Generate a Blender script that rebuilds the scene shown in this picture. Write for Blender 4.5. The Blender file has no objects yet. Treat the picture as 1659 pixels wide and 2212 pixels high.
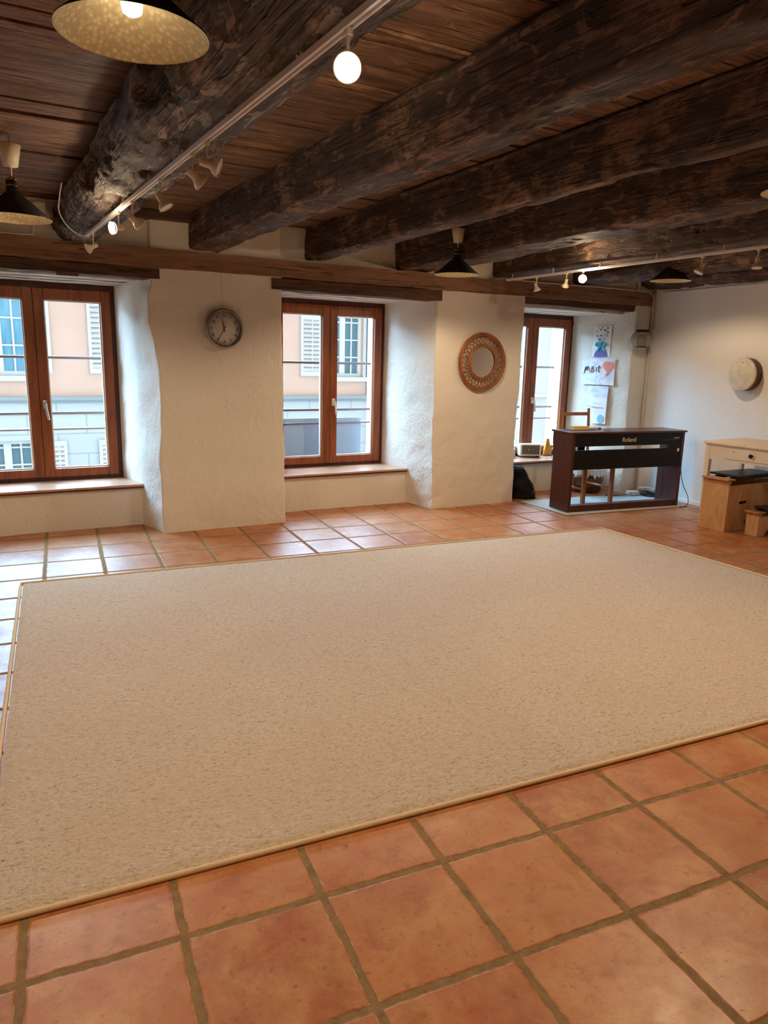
import bpy, bmesh, math, random
from mathutils import Vector, Matrix, noise, Euler
PI = math.pi
random.seed(7)
S = bpy.context.scene
COL = S.collection

# ------------------------------------------------------------------ frames
# World: X along the window wall, Y out through it (wall face at Y=0), Z up.
TH = math.atan(0.083)
CT, ST = math.cos(TH), math.sin(TH)
def cw(x, y, z=0.0):
    """a point measured along the floor tiles -> world"""
    d = y - 5.891
    return Vector((x*CT + d*ST, -x*ST + d*CT, z))

# ------------------------------------------------------------------ helpers
def sc(r, g, b):
    f = lambda c: (c/255/12.92) if c/255 <= 0.04045 else ((c/255+0.055)/1.055)**2.4
    return (f(r), f(g), f(b), 1.0)

def link(o):
    COL.objects.link(o); return o

def obj(name, bm, mat, parent=None, smooth=False, loc=None, rot=None):
    me = bpy.data.meshes.new(name)
    bmesh.ops.recalc_face_normals(bm, faces=bm.faces) if not getattr(bm, 'keep', False) else None
    bm.to_mesh(me); bm.free()
    if isinstance(mat, (list, tuple)):
        for m in mat: me.materials.append(m)
    else:
        me.materials.append(mat)
    if smooth:
        for p in me.polygons: p.use_smooth = True
    o = link(bpy.data.objects.new(name, me))
    if parent: o.parent = parent
    if loc is not None: o.location = loc
    if rot is not None: o.rotation_euler = rot
    return o

def tag(o, label, cat, group=None):
    o['label'] = label; o['category'] = cat
    if group: o['group'] = group
    return o

def thing(name, label, cat, loc=(0, 0, 0), rotz=0.0, group=None, rot=None):
    o = link(bpy.data.objects.new(name, None))
    o.location = loc; o.rotation_euler = rot if rot else (0, 0, rotz)
    o.empty_display_size = 0.05
    return tag(o, label, cat, group)

def structure(o, label=None):
    o['kind'] = 'structure'
    if label: o['label'] = label
    return o

def copy_tree(o, parent=None):
    c = o.copy(); link(c)
    if parent: c.parent = parent
    for ch in list(o.children):
        copy_tree(ch, c)
    return c

def NB(): return bmesh.new()

def box(bm, c, s, rot=None, bev=0.0, mi=0, taper=None):
    r = bmesh.ops.create_cube(bm, size=1.0)
    vs = r['verts']
    for v in vs:
        v.co = Vector((v.co.x*s[0], v.co.y*s[1], v.co.z*s[2]))
    fs = list({f for v in vs for f in v.link_faces})
    if bev > 0:
        es = list({e for v in vs for e in v.link_edges})
        rr = bmesh.ops.bevel(bm, geom=es, offset=bev, segments=2, affect='EDGES', profile=0.5)
        vs = list({v for f in rr['faces'] for v in f.verts} | {v for v in vs if v.is_valid})
    M = Matrix.Translation(Vector(c))
    if rot is not None:
        M = M @ (rot if isinstance(rot, Matrix) else Euler(rot).to_matrix().to_4x4())
    for v in vs: v.co = M @ v.co
    for f in {f for v in vs for f in v.link_faces}: f.material_index = mi
    return vs

def bx(bm, x0, x1, y0, y1, z0, z1, bev=0.0, mi=0):
    return box(bm, ((x0+x1)/2, (y0+y1)/2, (z0+z1)/2), (x1-x0, y1-y0, z1-z0), None, bev, mi)

def lathe(bm, prof, seg=48, M=None, mi=0, cap=False):
    M = M or Matrix.Identity(4)
    rings = []
    for r, z in prof:
        if r < 1e-6:
            rings.append([bm.verts.new(M @ Vector((0, 0, z)))])
        else:
            rings.append([bm.verts.new(M @ Vector((r*math.cos(2*PI*i/seg), r*math.sin(2*PI*i/seg), z))) for i in range(seg)])
    for a, b in zip(rings, rings[1:]):
        for i in range(seg):
            j = (i+1) % seg
            if len(a) == 1 and len(b) == 1: continue
            if len(a) == 1: f = bm.faces.new((a[0], b[i], b[j]))
            elif len(b) == 1: f = bm.faces.new((a[i], b[0], a[j]))
            else: f = bm.faces.new((a[i], b[i], b[j], a[j]))
            f.material_index = mi
    if cap:
        for k in (0, -1):
            if len(rings[k]) > 1: bm.faces.new(rings[k]).material_index = mi
    return rings

def tube(bm, pts, r, seg=8, closed=False, mi=0):
    pts = [Vector(p) for p in pts]; n = len(pts)
    rings = []; prev = None
    for i, p in enumerate(pts):
        if closed: t = pts[(i+1) % n] - pts[i-1]
        else: t = pts[min(i+1, n-1)] - pts[max(i-1, 0)]
        if t.length < 1e-9: t = Vector((0, 0, 1))
        t.normalize()
        if prev is None:
            a = t.cross(Vector((0, 0, 1)))
            if a.length < 0.05: a = t.cross(Vector((0, 1, 0)))
        else:
            a = prev - t*prev.dot(t)
            if a.length < 1e-6: a = t.cross(Vector((0, 0, 1)))
        a.normalize(); prev = a; b = t.cross(a)
        rr = r[i] if isinstance(r, (list, tuple)) else r
        rings.append([bm.verts.new(p + a*rr*math.cos(2*PI*k/seg) + b*rr*math.sin(2*PI*k/seg)) for k in range(seg)])
    m = n if closed else n-1
    for i in range(m):
        A, B = rings[i], rings[(i+1) % n]
        for k in range(seg):
            f = bm.faces.new((A[k], A[(k+1) % seg], B[(k+1) % seg], B[k])); f.material_index = mi
    if not closed:
        bm.faces.new(rings[0]).material_index = mi; bm.faces.new(list(reversed(rings[-1]))).material_index = mi

def smooth_path(pts, n=8):
    pts = [Vector(p) for p in pts]; out = []
    P = [pts[0]] + pts + [pts[-1]]
    for i in range(1, len(P)-2):
        for k in range(n):
            t = k/n
            p0, p1, p2, p3 = P[i-1], P[i], P[i+1], P[i+2]
            out.append(0.5*((2*p1) + (p2-p0)*t + (2*p0-5*p1+4*p2-p3)*t*t + (3*p1-p0-3*p2+p3)*t**3))
    out.append(pts[-1]); return out

def prism(bm, poly, depth, M=None, mi=0):
    """poly: list of (x,z) in the local XZ plane, extruded from y=0 to y=depth"""
    M = M or Matrix.Identity(4)
    a = [bm.verts.new(M @ Vector((x, 0, z))) for x, z in poly]
    b = [bm.verts.new(M @ Vector((x, depth, z))) for x, z in poly]
    n = len(poly)
    bm.faces.new(a).material_index = mi; bm.faces.new(list(reversed(b))).material_index = mi
    for i in range(n):
        bm.faces.new((a[i], b[i], b[(i+1) % n], a[(i+1) % n])).material_index = mi

def text_bm(body, size, extrude=0.0006, align='CENTER', shear=0.0, space=1.0, offset=0.0):
    cu = bpy.data.curves.new('lettering', 'FONT')
    cu.body = body; cu.size = size; cu.extrude = extrude; cu.align_x = align; cu.align_y = 'CENTER'
    cu.shear = shear; cu.space_character = space; cu.offset = offset
    o = bpy.data.objects.new('lettering_curve', cu); link(o)
    dg = bpy.context.evaluated_depsgraph_get(); dg.update()
    me = bpy.data.meshes.new_from_object(o.evaluated_get(dg))
    bm = NB(); bm.from_mesh(me)
    bpy.data.objects.remove(o); bpy.data.curves.remove(cu); bpy.data.meshes.remove(me)
    # stand the text up: local x right, z up, facing -y
    bmesh.ops.transform(bm, matrix=Matrix.Rotation(PI/2, 4, 'X'), verts=bm.verts)
    return bm

def fb(p, o=4, H=0.7):
    return noise.fractal(Vector(p), H, 2.1, o)

# ------------------------------------------------------------------ materials
class G:
    """small node-graph writer"""
    def __init__(s, name):
        s.m = bpy.data.materials.new(name); s.m.use_nodes = True
        s.t = s.m.node_tree; s.b = s.t.nodes['Principled BSDF']; s.out = s.t.nodes['Material Output']
    def n(s, typ, **kw):
        nd = s.t.nodes.new(typ)
        for k, v in kw.items():
            if k[0] == '_': setattr(nd, k[1:], v)
        for k, v in kw.items():
            if k[0] == '_': continue
            key = int(k[1:]) if k[0] == 'i' and k[1:].isdigit() else k.replace('__', ' ')
            s.set(nd.inputs[key], v)
        return nd
    def set(s, inp, v):
        if isinstance(v, bpy.types.NodeSocket): s.t.links.new(v, inp)
        elif isinstance(v, bpy.types.Node): s.t.links.new(v.outputs[0], inp)
        else: inp.default_value = v
    def p(s, **kw):
        for k, v in kw.items(): s.set(s.b.inputs[k.replace('__', ' ')], v)
    def coord(s, scale=(1, 1, 1), kind='Object', loc=(0, 0, 0), rot=(0, 0, 0)):
        tc = s.n('ShaderNodeTexCoord')
        return s.n('ShaderNodeMapping', Vector=tc.outputs[kind], Scale=scale, Location=loc, Rotation=rot).outputs[0]
    def noise(s, vec, scale=5, detail=4, rough=0.5, dist=0.0):
        return s.n('ShaderNodeTexNoise', Vector=vec, Scale=scale, Detail=detail, Roughness=rough, Distortion=dist).outputs[0]
    def ramp(s, fac, stops, interp='LINEAR'):
        r = s.n('ShaderNodeValToRGB', Fac=fac); cr = r.color_ramp; cr.interpolation = interp
        while len(cr.elements) < len(stops): cr.elements.new(0.5)
        for e, (pos, c) in zip(cr.elements, stops):
            e.position = pos; e.color = c if len(c) == 4 else (*c, 1)
        return r.outputs[0]
    def math(s, op, a, b=0.0, c=0.0, clamp=False):
        nd = s.n('ShaderNodeMath', _operation=op, _use_clamp=clamp, i0=a, i1=b)
        if op in ('MULTIPLY_ADD', 'SMOOTH_MIN'): s.set(nd.inputs[2], c)
        return nd.outputs[0]
    def mix(s, f, a, b, bt='MIX'):
        nd = s.n('ShaderNodeMix', _data_type='RGBA', _blend_type=bt)
        s.set(nd.inputs['Factor'], f); s.set(nd.inputs[6], a); s.set(nd.inputs[7], b)
        return nd.outputs[2]
    def maprange(s, v, a, b, c=0.0, d=1.0, smooth=False):
        nd = s.n('ShaderNodeMapRange', Value=v)
        nd.interpolation_type = 'SMOOTHSTEP' if smooth else 'LINEAR'
        for k, x in zip(('From Min', 'From Max', 'To Min', 'To Max'), (a, b, c, d)): s.set(nd.inputs[k], x)
        return nd.outputs[0]
    def bump(s, h, strength=0.3, dist=0.01):
        s.p(Normal=s.n('ShaderNodeBump', Height=h, Strength=strength, Distance=dist).outputs[0]); return s

def plain(name, col, rough=0.5, metal=0.0, var=0.06, spec=0.5, scale=30):
    g = G(name); v = g.coord()
    n = g.noise(v, scale, 3)
    dark = tuple(c*(1-var) for c in col[:3])+(1,); lite = tuple(min(1, c*(1+var)) for c in col[:3])+(1,)
    g.p(Base__Color=g.mix(n, dark, lite), Roughness=rough, Metallic=metal, Specular__IOR__Level=spec)
    return g.m

def plaster(name, col, rough_amp=1.0):
    g = G(name); v = g.coord()
    big = g.noise(v, 1.6, 4); mid = g.noise(g.coord((6, 6, 5)), 1.0, 6, 0.62, 0.9); fine = g.noise(v, 45, 4, 0.6)
    brush = g.noise(g.coord((26, 26, 15), rot=(0.5, 0.7, 0.3)), 1.0, 4, 0.55, 1.6)
    h = g.math('ADD', g.math('MULTIPLY', mid, 1.2), g.math('ADD', g.math('MULTIPLY', fine, 0.25), g.math('MULTIPLY', brush, 0.28)))
    a = tuple(c*0.93 for c in col[:3])+(1,)
    base = g.mix(big, a, col)
    speck = g.maprange(g.noise(v, 60, 2), 0.74, 0.80)
    base = g.mix(g.math('MULTIPLY', speck, 0.25), base, sc(120, 95, 75))
    g.p(Base__Color=base, Roughness=0.85, Specular__IOR__Level=0.25)
    g.bump(h, 0.8*rough_amp, 0.016); return g.m

def oldwood(name, stops, flake=sc(120, 98, 80), flake_amt=0.5, along='Y', rough=0.62, bump=0.7, seed=0.0, flake_t=(0.52, 0.66)):
    g = G(name)
    sl = {'X': (1.0, 9, 9), 'Y': (9, 1.0, 9), 'Z': (9, 9, 1.0)}[along]
    v = g.coord(sl, loc=(seed, seed*1.7, seed*0.3)); o = g.coord(loc=(seed, seed, seed))
    grain = g.noise(v, 2.2, 8, 0.65, 0.35)
    fine = g.noise(g.coord(tuple(6*s for s in sl)), 1.4, 5, 0.7)
    patch = g.noise(o, 3.2, 7, 0.68, 0.3)
    col = g.ramp(g.math('ADD', g.math('MULTIPLY', grain, 0.65), g.math('MULTIPLY', fine, 0.35)), stops)
    fl = g.maprange(g.math('ADD', g.math('MULTIPLY', patch, 0.7), g.math('MULTIPLY', fine, 0.32)), flake_t[0], flake_t[1])
    col = g.mix(g.math('MULTIPLY', fl, flake_amt), col, flake)
    cn = g.noise(g.coord(tuple((5.5 if q > 1 else 0.16) for q in sl), loc=(seed, 3, 1)), 3.0, 3, 0.55, 0.15)
    crack = g.maprange(cn, 0.482, 0.496); crack2 = g.maprange(cn, 0.500, 0.514, 1, 0)
    peel = g.maprange(g.noise(g.coord(tuple((2.4 if q > 1 else 0.8) for q in sl), loc=(seed*2, 1, seed)), 7.0, 6, 0.62, 0.8), 0.56, 0.60)
    col = g.mix(g.math('MULTIPLY', peel, flake_amt*0.7), col, flake)
    ck = g.math('MULTIPLY', crack, crack2)
    col = g.mix(g.math('MULTIPLY', ck, 0.75), col, (0.006, 0.004, 0.003, 1))
    h = g.math('ADD', g.math('MULTIPLY', grain, 0.8), g.math('ADD', g.math('MULTIPLY', fine, 0.5), g.math('MULTIPLY', patch, 0.9)))
    h = g.math('ADD', g.math('SUBTRACT', h, g.math('MULTIPLY', ck, 0.8)), g.math('MULTIPLY', peel, 0.35))
    g.p(Base__Color=col, Roughness=g.maprange(patch, 0.3, 0.7, rough-0.08, rough+0.2), Specular__IOR__Level=0.45)
    g.bump(h, bump, 0.02); return g.m

def lacquer(name, c1, c2, along='Z', rough=0.35, dens=1.0, spec=0.5):
    g = G(name)
    d = 14*dens
    sl = {'X': (1.2, d, d), 'Y': (d, 1.2, d), 'Z': (d, d, 1.2)}[along]
    n = g.noise(g.coord(sl), 2.0, 6, 0.6, 0.6)
    g.p(Base__Color=g.ramp(n, [(0.3, c1), (0.7, c2)]), Roughness=rough, Specular__IOR__Level=spec)
    g.bump(n, 0.08, 0.005); return g.m

def emit(name, col, strength):
    g = G(name); g.p(Base__Color=col, Emission__Color=col, Emission__Strength=strength); return g.m

M = {}
M['plaster'] = plaster('lime_plaster', sc(232, 226, 216))
M['plaster_smooth'] = plaster('smooth_plaster', sc(246, 244, 241), 0.3)
BEAM = [(0.28, (0.012, 0.0075, 0.006)), (0.5, (0.055, 0.032, 0.023)), (0.72, (0.20, 0.125, 0.092))]
M['beam'] = oldwood('hewn_beam_wood', BEAM, sc(178, 140, 116), 0.5, 'Y', flake_t=(0.53, 0.62))
M['log'] = oldwood('weathered_log_wood', [(0.28, (0.016, 0.0125, 0.0105)), (0.5, (0.085, 0.064, 0.053)), (0.74, (0.27, 0.22, 0.19))], sc(212, 198, 186), 0.65, 'Y', seed=3.1, bump=1.0)
M['board'] = oldwood('ceiling_board_wood', [(0.25, (0.035, 0.018, 0.011)), (0.5, (0.16, 0.082, 0.045)), (0.76, (0.38, 0.215, 0.125))], sc(190, 146, 112), 0.4, 'X', 0.6, 0.6, 1.3)
M['wallbeam'] = oldwood('wall_plate_wood', [(0.25, (0.13, 0.062, 0.036)), (0.5, (0.28, 0.145, 0.088)), (0.78, (0.40, 0.23, 0.145))], sc(170, 126, 96), 0.3, 'X', 0.65, 0.4, 5.2)
M['lintel'] = oldwood('lintel_wood', [(0.25, (0.04, 0.020, 0.012)), (0.5, (0.10, 0.052, 0.032)), (0.78, (0.18, 0.10, 0.062))], sc(130, 92, 68), 0.3, 'X', 0.7, 0.5, 7.7)
M['whitewash'] = oldwood('whitewashed_board', [(0.2, sc(150, 120, 96)), (0.42, sc(226, 214, 198)), (0.8, sc(240, 232, 222))], sc(245, 240, 232), 0.4, 'X', 0.75, 0.6, 2.2)
M['sash'] = lacquer('mahogany_stain', sc(112, 52, 24), sc(160, 88, 44), 'Z', 0.4)
M['frame_dark'] = lacquer('dark_frame_stain', sc(58, 24, 12), sc(84, 38, 20), 'Z', 0.45)
M['white_paint'] = plain('white_gloss_paint', sc(240, 238, 234), 0.35, 0, 0.03)
M['steel'] = plain('brushed_steel', sc(205, 203, 200), 0.28, 1.0, 0.04)
M['gunmetal'] = plain('gunmetal_wire', sc(186, 178, 166), 0.35, 0.9)
M['dark_steel'] = plain('dark_iron', sc(126, 104, 98), 0.5, 0.3)
M['chrome'] = plain('clock_rim_metal', sc(170, 168, 166), 0.22, 1.0, 0.03)
M['black'] = plain('black_ink', sc(14, 13, 13), 0.5)
M['blackmat'] = plain('matte_black_laminate', sc(16, 15, 15), 0.5, 0, 0.15, 0.3)
M['cream'] = plain('cream_plastic', sc(226, 214, 190), 0.45, 0, 0.03)
M['whiteplastic'] = plain('white_plastic', sc(232, 232, 232), 0.4, 0, 0.03)
M['shade'] = plain('black_lamp_enamel', sc(24, 22, 20), 0.45, 0, 0.2)
M['brass'] = plain('brass', sc(190, 140, 70), 0.3, 1.0)
M['rosewood'] = lacquer('rosewood_laminate', sc(58, 24, 20), sc(82, 36, 30), 'Z', 0.38, 1.4)
M['rosetop'] = lacquer('rosewood_top', sc(66, 30, 26), sc(92, 46, 40), 'X', 0.3, 1.4)
M['pine'] = lacquer('stained_pine', sc(146, 82, 44), sc(184, 114, 66), 'Z', 0.45)
M['plywood'] = None
g = G('birch_plywood'); v = g.coord((3, 3, 1.1)); n = g.noise(v, 3.0, 5, 0.55, 1.6)
g.p(Base__Color=g.ramp(n, [(0.3, sc(186, 138, 92)), (0.52, sc(206, 162, 114)), (0.7, sc(216, 176, 128))]), Roughness=0.45); M['plywood'] = g.m
M['plyedge'] = lacquer('plywood_edge', sc(156, 100, 58), sc(196, 142, 92), 'X', 0.5)
M['rosebar'] = lacquer('dark_bar_wood', sc(28, 18, 16), sc(52, 34, 28), 'Y', 0.35)

# zinc lamp lining: spangled
g = G('zinc_lining'); vv = g.n('ShaderNodeTexVoronoi', Vector=g.coord(), Scale=70.0)
nn = g.noise(g.coord(), 90, 3)
f = g.math('ADD', g.math('MULTIPLY', vv.outputs['Distance'], 0.9), g.math('MULTIPLY', nn, 0.5))
g.p(Base__Color=g.ramp(f, [(0.2, sc(244, 232, 200)), (0.42, sc(214, 196, 156)), (0.8, sc(184, 166, 126))]), Roughness=0.5, Metallic=0.25)
g.bump(f, 0.25, 0.004); M['zinc'] = g.m

# terracotta tiles: pitch and offsets measured from the joints
TS, TX, TY = 0.37255, -0.17247, 1.61913
g = G('terracotta_tile_floor'); tc = g.n('ShaderNodeTexCoord').outputs['Object']
wob = g.n('ShaderNodeTexNoise', Vector=tc, Scale=13.0, Detail=5.0)
wv = g.n('ShaderNodeVectorMath', _operation='SUBTRACT', i0=wob.outputs['Color'], i1=(0.5, 0.5, 0.5)).outputs[0]
wv = g.n('ShaderNodeVectorMath', _operation='SCALE', i0=wv, Scale=0.013).outputs[0]
pv = g.n('ShaderNodeVectorMath', _operation='ADD', i0=tc, i1=wv).outputs[0]
pv = g.n('ShaderNodeVectorMath', _operation='SUBTRACT', i0=pv, i1=(TX, TY, 0)).outputs[0]
pv = g.n('ShaderNodeVectorMath', _operation='SCALE', i0=pv, Scale=1/TS).outputs[0]
sep = g.n('ShaderNodeSeparateXYZ', Vector=pv)
fx = g.math('FRACT', g.math('ADD', sep.outputs[0], 100.0)); fy = g.math('FRACT', g.math('ADD', sep.outputs[1], 100.0))
dx = g.math('MINIMUM', fx, g.math('SUBTRACT', 1.0, fx)); dy = g.math('MINIMUM', fy, g.math('SUBTRACT', 1.0, fy))
d = g.math('MINIMUM', dx, dy)
tile = g.maprange(d, 0.024, 0.034, 0, 1, True)
fl = g.n('ShaderNodeCombineXYZ', X=g.math('FLOOR', sep.outputs[0]), Y=g.math('FLOOR', sep.outputs[1]), Z=0.5).outputs[0]
wn = g.n('ShaderNodeTexWhiteNoise', Vector=fl, _noise_dimensions='3D')
base = g.ramp(wn.outputs['Value'], [(0.0, sc(160, 86, 44)), (0.35, sc(178, 104, 58)), (0.7, sc(184, 114, 66)), (1.0, sc(170, 92, 56))])
off = g.n('ShaderNodeVectorMath', _operation='SCALE', i0=wn.outputs['Color'], Scale=40.0).outputs[0]
ov = g.n('ShaderNodeVectorMath', _operation='ADD', i0=tc, i1=off).outputs[0]
mott = g.noise(ov, 6.0, 8, 0.68, 0.4)
base = g.mix(g.maprange(mott, 0.40, 0.68), base, sc(194, 138, 88))
stain = g.noise(ov, 9.0, 8, 0.72, 0.2)
base = g.mix(g.maprange(stain, 0.50, 0.66, 0, 0.55), base, sc(142, 76, 40))
pale = g.noise(ov, 2.4, 3, 0.5)
base = g.mix(g.maprange(pale, 0.5, 0.8, 0, 0.5), base, sc(150, 76, 44))
fine = g.noise(ov, 55.0, 5, 0.7, 0.3)
base = g.mix(g.maprange(fine, 0.58, 0.70, 0, 0.65), base, sc(112, 60, 34))
pit = g.noise(g.n('ShaderNodeMapping', Vector=ov, Scale=(1, 2.6, 1)).outputs[0], 62.0, 3, 0.6, 1.2)
pits = g.maprange(pit, 0.665, 0.71)
base = g.mix(g.math('MULTIPLY', pits, 0.6), base, sc(104, 60, 38))
edge = g.maprange(d, 0.030, 0.040, 1, 0)
edge = g.math('MULTIPLY', g.math('MULTIPLY', edge, tile), g.maprange(g.noise(tc, 30, 3), 0.48, 0.6))
base = g.mix(g.math('MULTIPLY', edge, 0.7), base, sc(226, 190, 156))
gn = g.noise(tc, 24.0, 8, 0.75)
grout = g.ramp(gn, [(0.3, sc(118, 94, 68)), (0.6, sc(152, 122, 88)), (0.8, sc(170, 142, 108))])
col = g.mix(tile, grout, base)
g.p(Base__Color=col, Specular__IOR__Level=g.maprange(g.maprange(d, 0.03, 0.05), 0, 1, 0.08, 0.62),
    Roughness=g.maprange(tile, 0, 1, 0.9, g.maprange(g.noise(ov, 11, 6, 0.7), 0.3, 0.7, 0.32, 0.46)))
h = g.math('ADD', g.math('MULTIPLY', g.maprange(d, 0.020, 0.044, 0, 1, True), 1.0), g.math('ADD', g.math('MULTIPLY', g.noise(ov, 12, 4), 0.2), g.math('MULTIPLY', g.noise(tc, 120, 4, 0.7), 0.12)))
h = g.math('SUBTRACT', h, g.math('MULTIPLY', pits, 0.12))
g.bump(h, 0.6, 0.005); M['tiles'] = g.m

g = G('sill_tile'); v = g.coord(); s2 = g.n('ShaderNodeSeparateXYZ', Vector=v)
fx = g.math('FRACT', g.math('ADD', g.math('MULTIPLY', s2.outputs[0], 1/0.33), 10.35))
dd = g.math('MINIMUM', fx, g.math('SUBTRACT', 1.0, fx))
base = g.ramp(g.noise(v, 4, 5), [(0.3, sc(186, 132, 104)), (0.6, sc(200, 154, 126)), (0.8, sc(210, 172, 146))])
g.p(Base__Color=g.mix(g.maprange(dd, 0.012, 0.022), sc(170, 160, 146), base), Roughness=0.28, Specular__IOR__Level=0.7)
M['silltile'] = g.m

g = G('rug_pile'); v = g.coord((1, 2.2, 1)); o = g.coord()
n1 = g.noise(v, 58, 4, 0.62, 1.0); n2 = g.noise(o, 190, 3, 0.6); n3 = g.noise(o, 2.0, 4)
c = g.ramp(n1, [(0.28, sc(132, 104, 76)), (0.44, sc(218, 192, 166)), (0.72, sc(240, 218, 196))])
g.p(Base__Color=g.mix(g.maprange(n3, 0.35, 0.7, 0, 0.35), c, sc(214, 186, 158)), Roughness=0.95, Specular__IOR__Level=0.1, Sheen__Weight=0.25)
g.bump(g.math('ADD', n1, g.math('MULTIPLY', n2, 0.35)), 0.75, 0.014); M['rug'] = g.m
M['rugedge'] = plain('rug_binding', sc(222, 194, 154), 0.85, 0, 0.1, 0.2, 120)
M['mat'] = plain('grey_floor_mat', sc(190, 192, 190), 0.75, 0, 0.06, 0.2, 60)
M['matedge'] = plain('mat_edge', sc(110, 90, 74), 0.8, 0, 0.1, 0.2)

g = G('window_glass'); tr = g.n('ShaderNodeBsdfTransparent'); gl = g.n('ShaderNodeBsdfGlossy', Roughness=0.02)
lw = g.n('ShaderNodeLayerWeight', Blend=0.5); fac = g.math('MULTIPLY_ADD', g.math('POWER', lw.outputs['Facing'], 4.0), 0.35, 0.025); mx = g.n('ShaderNodeMixShader', i0=fac, i1=tr.outputs[0], i2=gl.outputs[0])
g.t.links.new(mx.outputs[0], g.out.inputs[0]); M['glass'] = g.m
g = G('mirror_glass'); g.p(Base__Color=(0.86, 0.87, 0.86, 1), Metallic=1.0, Roughness=0.03); M['mirror'] = g.m
M['rattan'] = lacquer('rattan_cane', sc(120, 68, 36), sc(170, 108, 62), 'Z', 0.55)
M['dial'] = plain('clock_dial', sc(226, 220, 212), 0.5, 0, 0.02)
M['drumskin'] = None
g = G('drum_skin'); n = g.noise(g.coord(), 16, 5, 0.6)
g.p(Base__Color=g.ramp(n, [(0.3, sc(206, 200, 184)), (0.7, sc(236, 230, 218))]), Roughness=0.5); M['drumskin'] = g.m
M['drumrim'] = lacquer('drum_shell_wood', sc(84, 48, 28), sc(112, 68, 40), 'X', 0.4)
# worn white table paint
g = G('worn_white_paint'); n = g.noise(g.coord((1, 1, 2)), 22, 3, 0.5); chips = g.maprange(n, 0.69, 0.71)
g.p(Base__Color=g.mix(chips, g.mix(g.noise(g.coord(), 6, 4), sc(226, 218, 202), sc(238, 232, 220)), sc(120, 72, 44)), Roughness=0.5); M['worn'] = g.m
M['tabletop'] = plain('yellowed_table_paint', sc(222, 196, 160), 0.45, 0, 0.06, 0.4, 8)
M['wicker'] = None
g = G('wicker'); w = g.n('ShaderNodeTexWave', Vector=g.coord(), Scale=38.0, _bands_direction='Z'); n = g.noise(g.coord(), 60, 3)
g.p(Base__Color=g.mix(n, sc(96, 66, 40), sc(160, 122, 82)), Roughness=0.7); g.bump(w.outputs[0], 0.8, 0.01); M['wicker'] = g.m
M['lace'] = plain('white_lace', sc(236, 234, 228), 0.9, 0, 0.04)
M['bagcloth'] = plain('black_bag_cloth', sc(18, 18, 20), 0.8, 0, 0.25, 0.2, 25)
M['rubber'] = plain('black_cable', sc(22, 22, 24), 0.5)
M['whitecable'] = plain('white_cable', sc(222, 218, 210), 0.5)
M['paper'] = plain('white_paper', sc(238, 238, 240), 0.7, 0, 0.02)
M['paperlilac'] = None
g = G('crayon_washed_paper'); n = g.noise(g.coord((1, 1, 1)), 16, 4, 0.6, 1.0)
g.p(Base__Color=g.ramp(n, [(0.32, sc(198, 202, 228)), (0.5, sc(226, 228, 238)), (0.7, sc(236, 238, 242))]), Roughness=0.7); M['paperlilac'] = g.m
for nm, c in dict(teal=(60, 170, 160), navy=(44, 54, 92), violet=(104, 92, 168), red=(196, 70, 62), orange=(236, 168, 110), green=(60, 128, 104), mint=(170, 214, 200), lilac=(160, 168, 206), turquoise=(40, 186, 204), coral=(238, 140, 128), coral_edge=(246, 176, 152), ink=(70, 78, 100), paleblue=(134, 190, 208), pink=(226, 150, 150), brown=(92, 62, 44), yellow=(236, 214, 140), amber=(226, 150, 44), cream_card=(232, 214, 186), paleink=(176, 186, 206), pinkbox=(232, 206, 196), silver=(200, 190, 176), gold_label=(226, 200, 168)).items():
    M[nm] = plain('paint_'+nm, sc(*c), 0.6, 0, 0.05)
g = G('speaker_cloth'); n = g.noise(g.coord(), 260, 2); g.p(Base__Color=g.mix(n, sc(84, 76, 60), sc(128, 116, 92)), Roughness=0.85); M['cloth'] = g.m

# outside
g = G('pink_render'); n = g.noise(g.coord(), 3, 5); g.p(Base__Color=g.mix(n, sc(206, 172, 154), sc(216, 184, 166)), Roughness=0.9); M['pink'] = g.m
g = G('grey_stone_blocks'); v = g.coord(rot=(PI/2, 0, 0))
br = g.n('ShaderNodeTexBrick', Vector=v, Scale=1.0, Color1=sc(186, 194, 197), Color2=sc(192, 199, 201), Mortar=sc(160, 170, 175))
br.inputs['Mortar Size'].default_value = 0.012; br.inputs['Brick Width'].default_value = 0.95; br.inputs['Row Height'].default_value = 0.36
g.p(Base__Color=br.outputs[0], Roughness=0.9); M['stone'] = g.m
M['shutter'] = plain('white_shutter_paint', sc(206, 208, 206), 0.6)
M['extwhite'] = plain('white_window_paint', sc(214, 214, 210), 0.6)
M['extpale'] = plain('pale_house_render', sc(206, 208, 204), 0.9)
M['extblue'] = plain('pale_blue_pipe', sc(150, 180, 192), 0.7)
M['cornice'] = plain('grey_cornice', sc(150, 158, 160), 0.9)
g = G('far_pane'); n = g.noise(g.coord((6, 1, 1.2)), 2.5, 4); g.p(Base__Color=g.mix(n, sc(58, 128, 156), sc(128, 186, 204)), Roughness=0.15); M['curtain'] = g.m
g = G('far_dark_pane'); n = g.noise(g.coord((1, 1, 2)), 1.6, 3); g.p(Base__Color=g.mix(n, sc(90, 92, 96), sc(84, 150, 170)), Roughness=0.12); M['fpane'] = g.m
M['panel'] = plain('blue_grey_panel', sc(182, 212, 244), 0.6, 0, 0.04)
M['roof'] = plain('roof_tile', sc(120, 90, 80), 0.9)
M['asphalt'] = plain('asphalt', sc(140, 142, 144), 0.9)
M['bulb_glow'] = emit('bulb_glow', (1.0, 0.86, 0.62, 1), 9)
M['disc_glow'] = emit('lamp_disc_glow', (1.0, 0.9, 0.72, 1), 16)

WARM = (1.0, 0.74, 0.46)

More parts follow.
